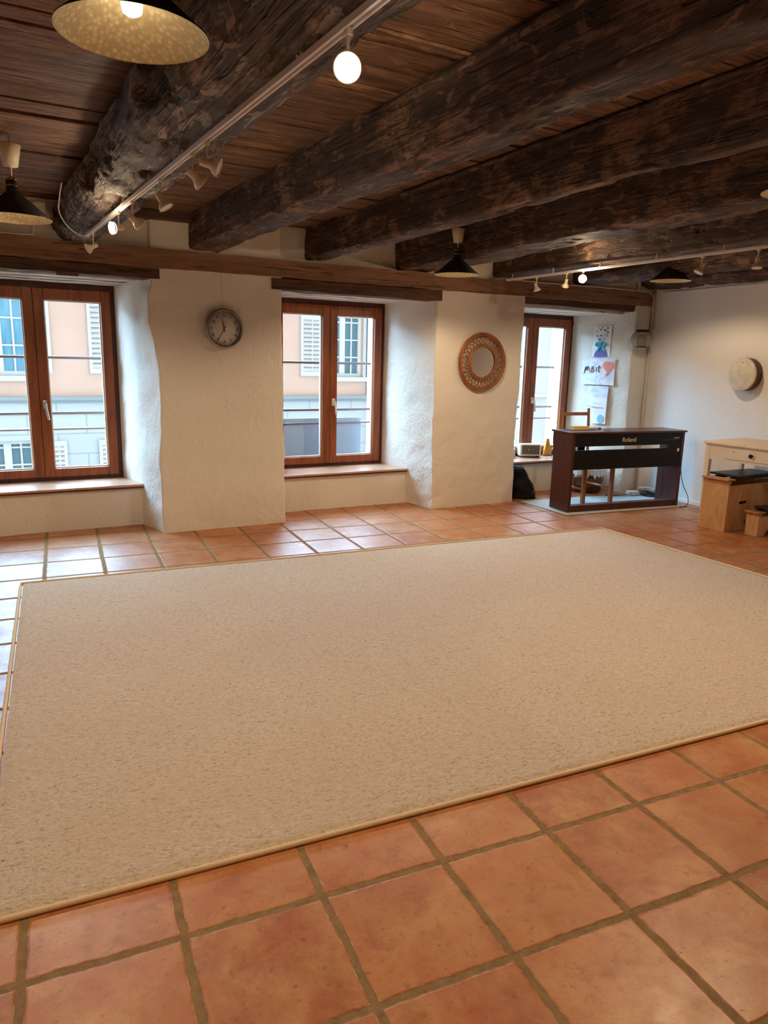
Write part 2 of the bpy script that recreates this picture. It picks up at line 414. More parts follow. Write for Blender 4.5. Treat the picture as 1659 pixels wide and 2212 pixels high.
# ------------------------------------------------------------------ camera
R_ = Vector((0.8779331696967556, -0.4781648946086169, 0.024324537202954608))
U_ = Vector((0.0794102416997696, 0.19552583526634898, 0.977478215233762))
F_ = Vector((0.47215184322354575, 0.8562289304311825, -0.20962980616620655))
CAM = Vector((-0.487, -5.871, 1.45))
cam = bpy.data.cameras.new('camera'); cam.sensor_fit = 'VERTICAL'; cam.sensor_height = 36; cam.sensor_width = 36
cam.lens = 1557.04/2212*36; cam.clip_start = 0.02
co = link(bpy.data.objects.new('camera', cam))
mt = Matrix.Identity(4)
for i in range(3):
    mt[i][0] = R_[i]; mt[i][1] = U_[i]; mt[i][2] = -F_[i]; mt[i][3] = CAM[i]
co.matrix_world = mt; S.camera = co

def ray(px, py):
    return F_ + R_*((px-829.5)/1557.04) - U_*((py-1106)/1557.04)
def at_z(px, py, z):
    d = ray(px, py); return CAM + d*((z-CAM.z)/d.z)
def at_v(px, py, v):
    d = ray(px, py); return CAM + d*((v-CAM.y)/d.y)

# ================================================================== SETTING
# floor (object frame = the tile frame)
def floor_piece(name, quads, mat, label):
    bm = NB(); bm.keep = False
    for q in quads:
        bm.faces.new([bm.verts.new(Vector(p)) for p in q])
    return bm
O0 = cw(0, 0)
bm = NB()
inv = lambda u, v: ((u-O0.x)*CT - (v-O0.y)*ST, (u-O0.x)*ST + (v-O0.y)*CT)
def slab(bm, corners, z0, z1):
    a = [bm.verts.new((*inv(*c), z1)) for c in corners]; b = [bm.verts.new((*inv(*c), z0)) for c in corners]
    bm.faces.new(a); bm.faces.new(b)
    n = len(a)
    for i in range(n): bm.faces.new((a[i], a[(i+1) % n], b[(i+1) % n], b[i]))
slab(bm, [(-4.4, -8.6), (7.2, -8.6), (7.2, 1.15), (-4.4, 1.15)], -0.2, 0.0)
fl = structure(obj('floor', bm, M['tiles'], None, False, (O0.x, O0.y, 0), (0, 0, -TH)), 'terracotta tile floor with wide brown joints')

# --- front wall: closed pillars, wavy plastered edges
def arc_corner(p, a, b, r, n=5):
    """round the corner p between neighbours a and b"""
    p, a, b = Vector(p), Vector(a), Vector(b)
    d1 = (a-p).normalized(); d2 = (b-p).normalized()
    s, e = p+d1*r, p+d2*r
    return [s.lerp(p, t).lerp(p.lerp(e, t), t) for t in [i/n for i in range(n+1)]]

def pillar(bm, plan, wav, z0, z1, rough=0.007, dz=0.03, rr=0.017):
    """plan: closed list of (u,v,kind); kind 'c' rounds the corner.  wav(z, idx) shifts plan corner idx along u."""
    n = len(plan); nz = int((z1-z0)/dz)
    rows = []
    for k in range(nz+1):
        z = z0 + (z1-z0)*k/nz
        pts = [Vector((p[0]+wav(z, i), p[1])) for i, p in enumerate(plan)]
        loop = []
        for i in range(n):
            P = pts[i]; A = pts[i-1]; B = pts[(i+1) % n]
            if plan[i][2] == 'c': loop += arc_corner(P, A, B, rr)
            else: loop.append(P)
            # subdivide the edge to the next point
            Q = pts[(i+1) % n]; L = (Q-P).length
            L0 = math.hypot(plan[i][0]-plan[(i+1) % n][0], plan[i][1]-plan[(i+1) % n][1]); m = max(1, int(L0/0.04))
            st = rr/L if plan[i][2] == 'c' else 0
            en = 1 - (rr/L if plan[(i+1) % n][2] == 'c' else 0)
            for j in range(1, m): loop.append(P.lerp(Q, st+(en-st)*j/m))
        row = []
        for q in loop:
            amp = rough if q.y < 0.79 else 0.0
            nx = fb((q.x*3+5, q.y*3, z*3), 4)*amp*1.5 + noise.noise(Vector((q.x*17, q.y*17, z*14)))*amp*0.6
            ny = fb((q.x*2.3, q.y*3+9, z*2.6), 4)*amp*1.4 + noise.noise(Vector((q.x*17+7, q.y*17, z*14)))*amp*0.6
            row.append(bm.verts.new((q.x+nx, q.y+ny, z)))
        rows.append(row)
    for a, b in zip(rows, rows[1:]):
        m = len(a)
        for i in range(m):
            bm.faces.new((a[i], a[(i+1) % m], b[(i+1) % m], b[i]))

def lerp_profile(tab):
    def f(z):
        if z <= tab[0][0]: return tab[0][1]
        for (z0, a), (z1, b) in zip(tab, tab[1:]):
            if z <= z1:
                t = (z-z0)/(z1-z0); t = t*t*(3-2*t); return a+(b-a)*t
        return tab[-1][1]
    return f
p1l = lerp_profile([(0, .705), (.3, .70), (.58, .690), (.84, .719), (1.31, .722), (1.5, .69), (1.69, .650), (1.85, .652), (2.0, .69), (2.1, .69)])
p1r = lerp_profile([(0, 1.757), (.93, 1.745), (1.7, 1.733), (2.1, 1.728)])
p2l = lerp_profile([(0, 3.292), (.3, 3.28), (.9, 3.264), (1.34, 3.268), (1.95, 3.262), (2.1, 3.258)])
p2r = lerp_profile([(0, 4.290), (.25, 4.285), (.6, 4.264), (1.08, 4.284), (1.58, 4.291), (2.1, 4.291)])
p3l = lerp_profile([(0, 5.87), (.85, 5.866), (1.48, 5.848), (2.0, 5.856), (2.1, 5.86)])
ZT = 2.56
W = {1: (-0.726, 0.530, -0.098), 2: (1.918, 3.136, 2.527), 3: (4.475, 5.675, 5.075), 4: (-3.55, -2.30, -2.925)}   # frame left, right, meeting stile
VW = 0.80; VX = 1.15
bm = NB()
pillar(bm, [(W[1][1], VW, 's'), (.705, 0, 'c'), (1.757, 0, 'c'), (W[2][0], VW, 's'), (W[2][0]+.0, VX, 's'), (W[1][1], VX, 's')],
       lambda z, i: (p1l(z)-.705) if i == 1 else (p1r(z)-1.757) if i == 2 else 0, 0, ZT)
pillar(bm, [(W[2][1], VW, 's'), (3.292, 0, 'c'), (4.29, 0, 'c'), (W[3][0], VW, 's'), (W[3][0], VX, 's'), (W[2][1], VX, 's')],
       lambda z, i: (p2l(z)-3.292) if i == 1 else (p2r(z)-4.29) if i == 2 else 0, 0, ZT)
pillar(bm, [(W[3][1], VW, 's'), (5.87, 0, 'c'), (6.5, 0, 's'), (6.5, VX, 's'), (W[3][1], VX, 's')],
       lambda z, i: (p3l(z)-5.87) if i == 1 else 0, 0, ZT)
pillar(bm, [(W[4][1], VW, 's'), (-2.12, 0, 'c'), (-.93, 0, 'c'), (W[1][0], VW, 's'), (W[1][0], VX, 's'), (W[4][1], VX, 's')], lambda z, i: 0, 0, ZT, dz=0.08)
pillar(bm, [(-4.4, 0, 's'), (-3.75, 0, 'c'), (W[4][0], VW, 's'), (W[4][0], VX, 's'), (-4.4, VX, 's')], lambda z, i: 0, 0, ZT, dz=0.08)
# niche walls under the windows (rough lower edge) and the masonry behind and above
def rough_panel(bm, u0, u1, v, z0, z1, du=0.04, amp=0.006):
    nu = max(2, int((u1-u0)/du)); nz = max(2, int((z1-z0)/du)); g_ = []
    for k in range(nz+1):
        z = z0+(z1-z0)*k/nz; row = []
        for i in range(nu+1):
            u = u0+(u1-u0)*i/nu
            row.append(bm.verts.new((u, v+fb((u*3, z*3, v*7+2), 4)*amp*1.6, z)))
        g_.append(row)
    for a, b in zip(g_, g_[1:]):
        for i in range(nu): bm.faces.new((a[i], a[i+1], b[i+1], b[i]))
for k, (a, b, c) in W.items():
    rough_panel(bm, a-.16, b+.2, 0.395, -0.02, 0.338)
    bx(bm, a-.1, b+.12, 0.42, VX, -0.1, 0.336)
    bx(bm, a-.1, b+.12, 0.20, VX, 2.10, ZT)
    bx(bm, a-.1, b+.12, 0.86, VX, 1.985, 2.11)
# plaster infill between the beam ends above the wall plate
rough_panel(bm, -4.4, 6.5, 0.045, 2.16, ZT, 0.06, 0.008)
bx(bm, -4.4, 6.5, 0.09, 0.4, 2.3, ZT)
wall_front = structure(obj('wall_front', bm, M['plaster'], None, True), 'white rough-plastered window wall with three deep niches')

# --- right wall: aligned with the tiles, x = 6.08
def quad_prism(bm, pts, z0, z1):
    a = [bm.verts.new((p.x, p.y, z0)) for p in pts]; b = [bm.verts.new((p.x, p.y, z1)) for p in pts]
    bm.faces.new(a); bm.faces.new(b); n = len(a)
    for i in range(n): bm.faces.new((a[i], a[(i+1) % n], b[(i+1) % n], b[i]))
bm = NB(); quad_prism(bm, [cw(6.08, 6.55), cw(6.08, -3.0), cw(6.4, -3.0), cw(6.4, 6.55)], 0, ZT)
structure(obj('wall_right', bm, M['plaster_smooth']), 'smooth white right wall')
bm = NB(); bx(bm, -4.6, -4.3, -8.6, 1.15, 0, ZT)
structure(obj('wall_left', bm, M['plaster_smooth']))
bm = NB(); bx(bm, -4.6, 7.2, -8.8, -8.4, 0, ZT)
structure(obj('wall_back', bm, M['plaster_smooth']))
# plinth skim at the foot of the right wall
bm = NB(); quad_prism(bm, [cw(6.072, 6.5), cw(6.072, 5.0), cw(6.09, 5.0), cw(6.09, 6.5)], 0, 0.035)
structure(obj('baseboard_right', bm, M['plaster_smooth']))

# --- ceiling boards between and above the beams
ZC = 2.475
seams = [0.12, -0.1, -0.33, -0.62, -0.95, -1.27, -1.40, -1.66, -1.98, -2.16, -2.46, -2.78, -2.99, -3.10, -3.50, -3.58, -3.98, -4.30, -4.62, -4.95, -5.3, -5.62, -5.95, -6.3, -6.6, -7.0, -7.3, -7.7, -8.1, -8.5]
bm = NB()
rnd = random.Random(3)
for a, b in zip(seams, seams[1:]):
    for (u0, u1) in [(-4.4, 0.25), (0.25, 1.15), (1.15, 2.05), (2.05, 2.95), (2.95, 3.95), (3.95, 5.05), (5.05, 6.6)]:
        gap = rnd.uniform(0.006, 0.02); z = ZC + rnd.uniform(0, 0.014)
        va, vb = a - gap + rnd.uniform(-.012, .012), b + rnd.uniform(-.012, .012)
        nu = max(2, int((u1-u0)/0.15)); prev = None
        sag = rnd.uniform(-.004, .004)
        for i in range(nu+1):
            u = u0+(u1-u0)*i/nu
            w1 = va + noise.noise(Vector((u*2.2, a*7, 1)))*0.010; w2 = vb + noise.noise(Vector((u*2.2, b*7, 3)))*0.010
            ring = [bm.verts.new((u, w1, z+noise.noise(Vector((u*1.5, a*5, 0)))*.004)), bm.verts.new((u, (w1+w2)/2, z+sag)), bm.verts.new((u, w2, z+noise.noise(Vector((u*1.5, a*5, 8)))*.004)),
                    bm.verts.new((u, w2, z+.03)), bm.verts.new((u, w1, z+.03))]
            if prev:
                for j in range(5): bm.faces.new((prev[j], prev[(j+1) % 5], ring[(j+1) % 5], ring[j]))
            prev = ring
bx(bm, -4.6, 7.2, -8.8, 1.2, ZC+.045, ZC+.14)
structure(obj('ceiling', bm, M['board']), 'old brown ceiling boards with dark gaps')

# --- hewn ceiling beams, square to the window wall
def hewn_beam(name, uL0, uR0, uL1, uR1, zb, mat, label, seed, top=2.50, topL=0.0, bevL=0.05, bevR=0.035, v0=0.12, v1=-8.4, holes=False, amp=1.0, roundness=0.0):
    """uL/uR at v=0 and at v=-4.5"""
    bm = NB(); rows = []
    sv = []; v = v0
    while v > v1:
        sv.append(v); v -= 0.022 if v > -5.2 else 0.2
    sv.append(v1)
    for v in sv:
        t = -v/4.5; t = min(t, 1.6)
        L = uL0+(uL1-uL0)*t; R = uR0+(uR1-uR0)*t
        # hand-hewn wander
        L += noise.noise(Vector((v*0.55, seed, 1)))*0.022*amp; R += noise.noise(Vector((v*0.55, seed, 5)))*0.022*amp
        z0 = zb + noise.noise(Vector((v*0.5, seed, 9)))*0.012*amp
        prof = []
        if roundness > 0:
            cx, cz = (L+R)/2, (z0+top)/2+.03; rx, rz = (R-L)/2, cz-z0
            nseg = 44
            for i in range(nseg+1):
                a = math.radians(172) + math.radians(196)*i/nseg
                x = math.cos(a); y = math.sin(a)
                e = 0.78
                sx = math.copysign(abs(x)**e, x); sy = math.copysign(abs(y)**e, y)
                prof.append((cx+rx*sx, cz+rz*sy, Vector((x, 0, y))))
        else:
            bl = bevL*(1+0.5*noise.noise(Vector((v*0.8, seed, 12)))); br = bevR*(1+0.5*noise.noise(Vector((v*0.8, seed, 15))))
            for i in range(9):
                z = top+(z0+bl-top)*i/8; prof.append((L+topL*(1-i/8), z, Vector((-1, 0, 0))))
            for i in range(1, 7):
                a = PI + PI/2*i/6; prof.append((L+bl+bl*math.cos(a), z0+bl+bl*math.sin(a), Vector((math.cos(a), 0, math.sin(a)))))
            for i in range(1, 10):
                prof.append((L+bl+(R-br-L-bl)*i/9, z0, Vector((0, 0, -1))))
            for i in range(1, 6):
                a = 1.5*PI + PI/2*i/5; prof.append((R-br+br*math.cos(a), z0+br+br*math.sin(a), Vector((math.cos(a), 0, math.sin(a)))))
            for i in range(1, 5):
                prof.append((R, z0+br+(top-z0-br)*i/4, Vector((1, 0, 0))))
        row = []
        for (x, z, nrm) in prof:
            q = Vector((x, v, z))
            d = fb((x*4+seed, v*1.6, z*4), 4)*0.012*amp
            d += noise.noise(Vector((x*13, v*4.0+seed, z*13)))*0.005*amp
            # flaked patches: shallow terraces
            fk = fb((x*3.2+seed*2, v*1.9+seed, z*3.2), 5, 0.6)
            d -= 0.009*amp*min(1, max(0, (fk-0.12)/0.07))
            if holes:
                hk = fb((x*3.1, v*1.55+2.0, z*3.1+seed), 4, 0.8)
                d -= 0.045*min(1, max(0, (hk-0.30)/0.10))
                gr = math.sin((x*38+noise.noise(Vector((x*6, v*1.2, z*6)))*5))*0.0025
                d += gr
            row.append(bm.verts.new(q + nrm*d))
        rows.append(row)
    for a, b in zip(rows, rows[1:]):
        for i in range(len(a)-1): bm.faces.new((a[i], a[i+1], b[i+1], b[i]))
    bm.faces.new(rows[0])
    return structure(obj(name, bm, mat, None, True), label)

hewn_beam('ceiling_beam', .02, .36, .075, .50, 2.195, M['log'], 'round weathered log beam above the lamp track', 1.3, holes=True, roundness=1, amp=1.2, v0=0.02)
hewn_beam('ceiling_beam', .972, 1.225, 1.10, 1.285, 2.225, M['beam'], 'second ceiling beam from the left', 4.7, bevL=.03, bevR=.02)
hewn_beam('ceiling_beam', 1.955, 2.11, 1.96, 2.05, 2.228, M['beam'], 'third ceiling beam from the left', 8.2, bevL=.032, bevR=.02)
hewn_beam('ceiling_beam', 2.832, 3.175, 2.81, 3.06, 2.222, M['beam'], 'fourth ceiling beam from the left', 12.9, bevL=.035, bevR=.025)
hewn_beam('ceiling_beam', 3.870, 4.19, 3.75, 4.11, 2.228, M['beam'], 'fifth ceiling beam, with a lamp track under its left edge', 17.1, bevL=.04, bevR=.025)
hewn_beam('ceiling_beam', 4.925, 5.20, 4.86, 5.13, 2.235, M['beam'], 'sixth ceiling beam', 21.4, bevL=.1, amp=1.4)
hewn_beam('ceiling_beam', 5.85, 6.20, 5.66, 6.05, 2.235, M['beam'], 'last ceiling beam against the right wall', 26.3, bevL=.12, amp=1.5)

# --- wall plate, lintels, soffits
def plank(name, u0, u1, v0, v1, z0, z1, mat, seed, amp=0.006, label=None, tilt=0.0, par=None):
    bm = NB(); nu = max(3, int((u1-u0)/0.05)); prev = None
    nv = 6
    for i in range(nu+1):
        u = u0+(u1-u0)*i/nu; zz = tilt*(u-u0)
        ring = []
        cs = [(v0, z0+(z1-z0)*k/nv) for k in range(nv+1)] + [(v1, z1-(z1-z0)*k/nv) for k in range(nv+1)]
        for (v, z) in cs:
            ring.append(bm.verts.new((u, v+fb((u*3, v*4+seed, z*8), 3)*amp, z+zz+fb((u*2.5, v*5+seed, z*3+4), 3)*amp)))
        if prev:
            m = len(ring)
            for j in range(m): bm.faces.new((prev[j], prev[(j+1) % m], ring[(j+1) % m], ring[j]))
        else: bm.faces.new(ring)
        prev = ring
    bm.faces.new(prev)
    o = obj(name, bm, mat, par, True)
    me = o.data
    for p in me.polygons: p.use_smooth = False
    return structure(o, label) if par is None else o
plank('trim_1', -4.4, 6.06, -0.022, 0.2, 2.072, 2.212, M['wallbeam'], 2.0, 0.008, 'long brown wall plate beam over the windows')
plank('trim_2', -4.1, 0.745, -0.014, 0.16, 1.992, 2.068, M['lintel'], 3.0, 0.006, 'dark lintel over the window left of the clock')
plank('trim_3', 1.645, 3.305, -0.012, 0.16, 1.976, 2.066, M['lintel'], 4.0, 0.007, 'dark lintel over the middle window')
plank('trim_4', 4.30, 5.98, 0.03, 0.2, 2.012, 2.074, M['lintel'], 5.0, 0.006, 'dark lintel over the window behind the piano')
for k, (a, b, c) in W.items():
    if k == 4: continue
    rows = [(0.20, 0.30, 2.004), (0.335, 0.45, 1.996), (0.49, 0.60, 1.989), (0.635, 0.80, 1.982)] if k == 1 else [(0.16, 0.40, 1.985), (0.405, 0.62, 1.982), (0.625, 0.80, 1.980)]
    if k == 1: plank('trim_35', a-.1, b+.1, .17, .79, 2.045, 2.09, M['lintel'], 44, .004, 'dark timber above the boards of the left window head')
    for j, (v0, v1, z) in enumerate(rows):
        plank('trim_%d' % (4+k*4+j-(0 if k < 3 else 1)), a-.12, b+(.16 if k != 3 else .14), v0, v1, z, z+.05, M['whitewash'], 10+j+k*5, 0.005, 'whitewashed board in the window head')
bm = NB(); bx(bm, 0.028, 0.172, -0.02, 0.05, 1.972, 2.0, 0.003)
structure(obj('trim_30', bm, M['lintel']), 'small dark block under the lintel')
plank('trim_31', 0.50, 0.98, -0.10, 0.06, 2.415, 2.47, M['lintel'], 31, 0.006, 'short timber between the first two beams')
# batten along the top of the second beam
bm = NB()
tube(bm, [(1.065+0.006*i, -2.9-0.35*i, 2.458) for i in range(9)], 0.020, 8); structure(obj('trim_32', bm, M['beam'], None, True), 'batten where the second beam meets the boards')
bm = NB()
tube(bm, [(1.93, -1.6-0.4*i, 2.462) for i in range(10)], 0.014, 8); structure(obj('trim_33', bm, M['beam'], None, True), 'batten where the third beam meets the boards')
# corner pipe chase
bm = NB(); tube(bm, [cw(6.062, 6.375, 0.0), cw(6.062, 6.375, 2.24)], 0.013, 8)
structure(obj('trim_34', bm, M['cream'], None, True), 'thin pipe in the corner of the room')

# ================================================================== WINDOWS
def window(k, handle_mat):
    a, b, c = W[k]
    root = structure(link(bpy.data.objects.new('window_%d' % k, None)))
    root.location = (c, VW, 0.355)
    L, R = a-c, b-c; T = 1.972-.355; F = 0.045
    bm = NB()
    for (x0, x1, z0, z1) in [(L+F, R-F, 0, .030), (L+F, R-F, T-.045, T+.03), (L, L+F, 0, T+.03), (R-F, R, 0, T+.03)]:
        bx(bm, x0, x1, -.012, .075, z0, z1, .003)
    tube(bm, [(R-.012, -.02, T-.09), (R-.012, -.02, T-.05)], .008, 8)
    bx(bm, -.02, .02, .041, .06, .02, T-.03)
    obj('window_frame', bm, M['frame_dark'], root)
    for side in (-1, 1):
        x0, x1 = (L+.040, -.0012) if side < 0 else (.0012, R-.036)
        z0, z1 = .030, T-.040
        st = .078; bt = .072; tp = .090
        bm = NB()
        # stiles run full height, rails between
        bx(bm, x0, x0+st, -.026, .04, z0, z1, .005); bx(bm, x1-st, x1, -.026, .04, z0, z1, .005)
        bx(bm, x0+st, x1-st, -.024, .04, z0, z0+bt, .005); bx(bm, x0+st, x1-st, -.024, .04, z1-tp, z1, .005)
        sash = obj('sash', bm, M['sash'], root)
        gx0, gx1, gz0, gz1 = x0+st, x1-st, z0+bt, z1-tp
        bm = NB()
        for (p0, p1, q0, q1) in [(gx0+.01, gx1-.01, gz0, gz0+.010), (gx0+.01, gx1-.01, gz1-.010, gz1), (gx0, gx0+.010, gz0, gz1), (gx1-.010, gx1, gz0, gz1)]:
            bx(bm, p0, p1, .008, .034, q0, q1)
        obj('glazing_bead', bm, M['white_paint'], sash)
        bm = NB(); bx(bm, gx0+.001, gx1-.001, .018, .022, gz0+.001, gz1-.001)
        obj('pane', bm, M['glass'], sash)
        if side > 0:
            bm = NB()
            hx = x0+.036; hz = 1.0-.355
            bx(bm, hx-.016, hx+.016, -.038, -.026, hz-.036, hz+.036, .003)
            tube(bm, [(hx, -.036, hz+.008), (hx, -.066, hz+.008)], .009, 10)
            tube(bm, smooth_path([(hx, -.066, hz+.010), (hx+.004, -.072, hz-.03), (hx+.010, -.074, hz-.075), (hx+.017, -.072, hz-.125)], 5), [.010]*6+[.0095]*5+[.0105]*4+[.009], 10)
            obj('handle', bm, handle_mat, sash, True)
    # tiled sill
    bm = NB()
    bx(bm, L-.14, R+.17, -.44, .0, -.020, 0.0, .004)
    obj('window_sill', bm, M['silltile'], root)
    bm = NB(); bx(bm, L-.13, R+.16, -.432, -.40, -.032, -.019)
    obj('sill_bed', bm, M['frame_dark'], root)
    return root
window(1, M['steel']); window(2, M['white_paint']); window(3, M['white_paint']); window(4, M['steel'])

def guard(k, label, bars):
    a, b, c = W[k]
    t = thing('window_guard_rail', label, 'guard rail', (c, VX-.07, 0.33))
    for (z, r) in bars:
        bm = NB(); tube(bm, [(a-c-.02, 0, z-.33), (b-c+.02, 0, z-.33)], r, 10)
        obj('bar', bm, M['dark_steel'], t, True)
    return t
BARS = [(1.381, .013), (.903, .013), (.762, .009)]
guard(1, 'dark guard bars outside the window left of the clock', BARS)
guard(2, 'guard bars outside the window between clock and mirror', BARS)
guard(3, 'guard bars outside the window behind the piano', BARS)
# blue-grey panel clipped to the guard rail of the middle window
t = thing('rail_panel', 'blue-grey panel clipped to the lowest guard bar of the middle window', 'panel', (2.5, VX-.045, 0.34))
bm = NB(); bx(bm, -.62, .545, -.004, .004, 0.0, .475, .002); obj('board', bm, M['panel'], t)
for x in (-.30, .12):
    bm = NB(); tube(bm, [(x, -.0155, .425), (x, .0, .425)], .018, 12); obj('bracket', bm, M['steel'], t, True)

# ================================================================== OUTSIDE
VD = 8.0
def at_f(px, py): return at_v(px, py, VD)
fac = thing('townhouse', 'pink and grey townhouse with white shutters across the street', 'building', (2.0, VD, -3.6))
def fpart(name, mat, boxes, par=fac, bev=0.0):
    bm = NB()
    for (x0, x1, y0, y1, z0, z1) in boxes: bx(bm, x0-2.0, x1-2.0, y0, y1, z0+3.6, z1+3.6, bev)
    return obj(name, bm, mat, par)
def wall_with_holes(u0, u1, z0, z1, holes, y0, y1):
    out = []; us = sorted({u0, u1, *[h[0] for h in holes], *[h[1] for h in holes]})
    for a, b in zip(us, us[1:]):
        hs = sorted([h for h in holes if h[0] < b-1e-6 and h[1] > a+1e-6], key=lambda h: h[2]); z = z0
        for h in hs: out.append((a, b, y0, y1, z, h[2])); z = h[3]
        out.append((a, b, y0, y1, z, z1))
    return out
UP = [(-.72, .24, 1.0, 2.62), (5.68, 6.56, 1.03, 2.30), (2.55, 3.45, 1.0, 2.62), (-3.6, -2.7, 1.0, 2.62)]
GR = [(-.66, .20, -1.5, -.10), (2.55, 3.4, -1.5, -.10), (-3.6, -2.7, -1.5, -.1)]
fpart('upper_wall', M['pink'], wall_with_holes(-9, 6.64, .62, 3.0, UP, 0, .4))
fpart('base_wall', M['stone'], wall_with_holes(-9, 6.64, -3.6, .60, GR, -.05, .4))
fpart('cornice', M['cornice'], [(-9, 6.645, -.14, .0, .585, .655), (-9, 6.645, -.10, .0, .54, .585)])
fpart('string_course', M['extwhite'], [(-9, 6.645, -.075, 0, .34, .375), (-9, 6.645, -.07, 0, .10, .125)])
fpart('roof', M['roof'], [(-9.2, 6.645, -.5, .6, 3.0, 3.12)])
def fwin(u0, u1, z0, z1, pane, nx=2, nz=3, surround=True):
    w = fpart('window_frame', M['extwhite'], [(u0, u0+.07, .1, .2, z0, z1), (u1-.07, u1, .1, .2, z0, z1), (u0+.07, u1-.07, .1, .2, z0, z0+.07), (u0+.07, u1-.07, .1, .2, z1-.07, z1), ((u0+u1)/2-.06, (u0+u1)/2+.06, .09, .2, z0+.07, z1-.07)])
    mu = []
    for s0, s1 in ((u0+.07, (u0+u1)/2-.06), ((u0+u1)/2+.06, u1-.07)):
        mu.append(((s0+s1)/2-.014, (s0+s1)/2+.014, .108, .145, z0+.07, z1-.07))
        for i in range(1, nz+1): zz = z0+.05+(z1-z0)*i/(nz+.6); mu.append((s0, s1, .112, .142, zz-.014, zz+.014))
    fpart('glazing_bar', M['extwhite'], mu, w)
    fpart('pane', pane, [(u0+.05, u1-.05, .15, .16, z0+.05, z1-.05)], w)
    if surround: fpart('window_surround', M['extpale'], [(u0-.09, u1+.09, -.07, .1, z0-.09, z0), (u0-.06, u0-.001, -.02, .1, z0, z1), (u1+.001, u1+.06, -.02, .1, z0, z1)])
fwin(*UP[0], M['curtain']); fwin(*UP[1], M['fpane']); fwin(*UP[2], M['curtain']); fwin(*UP[3], M['curtain'])
for h in GR: fwin(*h, M['fpane'], 2, 4)
def shutter(u0, u1, z0, z1):
    yo = -.062 if z1 < .5 else 0.0
    s = fpart('shutter', M['shutter'], [(u0, u0+.055, yo-.055, yo-.01, z0, z1), (u1-.055, u1, yo-.055, yo-.01, z0, z1), (u0+.055, u1-.055, yo-.053, yo-.01, z0, z0+.09), (u0+.055, u1-.055, yo-.053, yo-.01, z1-.09, z1), ((u0+u1)/2-.015, (u0+u1)/2+.015, yo-.05, yo-.012, z0+.09, z1-.09)])
    n = round((z1-z0-.18)/.085); dzl = (z1-z0-.18)/n; bm = NB()
    for i in range(n):
        box(bm, ((u0+u1)/2-2.0, yo-.034, z0+.09+dzl*(i+.5)+3.6), (u1-u0-.10, .085, .010), (0.95, 0, 0))
    obj('louvre', bm, M['shutter'], s)
for (u0, u1, z0, z1) in [(.27, .555, 1.05, 2.62), (1.158, 1.63, 1.05, 2.62), (5.14, 5.635, 1.045, 2.24), (.44, .70, -1.45, -.12), (1.23, 1.66, -1.45, -.12), (-1.35, -.85, 1.05, 2.62)]:
    shutter(u0, u1, z0, z1)
# neighbour house and its drainpipe
nb = thing('neighbour_house', 'pale grey house beside the pink townhouse', 'building', (10.0, VD-.1, -3.6))
bm = NB(); bx(bm, -3.18, 8, 0, .5, 0, 6.6); obj('house_wall', bm, M['extpale'], nb)
bm = NB(); bx(bm, -3.33, -3.19, -.05, .3, 0, 6.5, .02); obj('corner_pilaster', bm, M['extblue'], nb)
bm = NB(); bx(bm, 1.73, 2.05, -.1, 0, 0, 6.5, .02); obj('blue_pilaster', bm, M['extblue'], nb)
bm = NB(); bx(bm, -3.18, 8, -.08, 0, 4.20, 4.27); obj('string_course', bm, M['extwhite'], nb)
# arch-topped hood beside the panel
bm = NB()
for r in (.55, .70):
    tube(bm, [(6.05+r*math.cos(a), VD-.22, -1.35+1.25*r*math.sin(a)) for a in [PI*0.02+PI*0.5*i/10 for i in range(11)]], .035, 8)
ar = obj('door_arch', bm, M['extblue'], None, True); tag(ar, 'pale curved door arch beside the blue-grey panel', 'arch')
bm = NB(); bx(bm, -14, 22, 1.2, 14, -3.8, -3.6); structure(obj('street', bm, M['asphalt']))

# ================================================================== RUG
RC = {'BL': at_z(45, 1263, 0), 'BR': at_z(1300, 1143, 0), 'FR': at_z(2213, 1415, 0), 'FL': at_z(-48, 2008, 0)}
rugroot = thing('rug', 'large beige deep-pile rug in the middle of the tile floor', 'rug', cw(2.1, 3.37), -TH)
im = rugroot.matrix_basis.inverted()
im = (Matrix.Translation(rugroot.location) @ Matrix.Rotation(-TH, 4, 'Z')).inverted()
c4 = {k: im @ v for k, v in RC.items()}
def rugpt(s, t, z=0.0):
    p = c4['FL'].lerp(c4['FR'], s).lerp(c4['BL'].lerp(c4['BR'], s), t); return Vector((p.x, p.y, z))
bm = NB(); nx, ny = 470, 330; grid = []
for j in range(ny+1):
    row = []
    for i in range(nx+1):
        s = 0.003+0.994*i/nx; t = 0.004+0.992*j/ny; p = rugpt(s, t)
        e = min(min(i, nx-i)/3, min(j, ny-j)/3, 1.0)
        h = 0.014 + noise.noise(Vector((p.x*34, p.y*62, 0)))*0.0034 + noise.noise(Vector((p.x*60+9, p.y*90, 4)))*0.0022 + noise.noise(Vector((p.x*2, p.y*2, 4)))*0.001
        row.append(bm.verts.new((p.x, p.y, 0.004+(h-0.004)*(0.35+0.65*e))))
    grid.append(row)
for a, b in zip(grid, grid[1:]):
    for i in range(nx): bm.faces.new((a[i], a[i+1], b[i+1], b[i]))
obj('pile', bm, M['rug'], rugroot, True)
bm = NB()
ed = [rugpt(0+i/60, 0, .0085) for i in range(60)] + [rugpt(1, i/40, .0085) for i in range(40)] + [rugpt(1-i/60, 1, .0085) for i in range(60)] + [rugpt(0, 1-i/40, .0085) for i in range(40)]
tube(bm, ed, .0082, 8, True); obj('bound_edge', bm, M['rugedge'], rugroot, True)

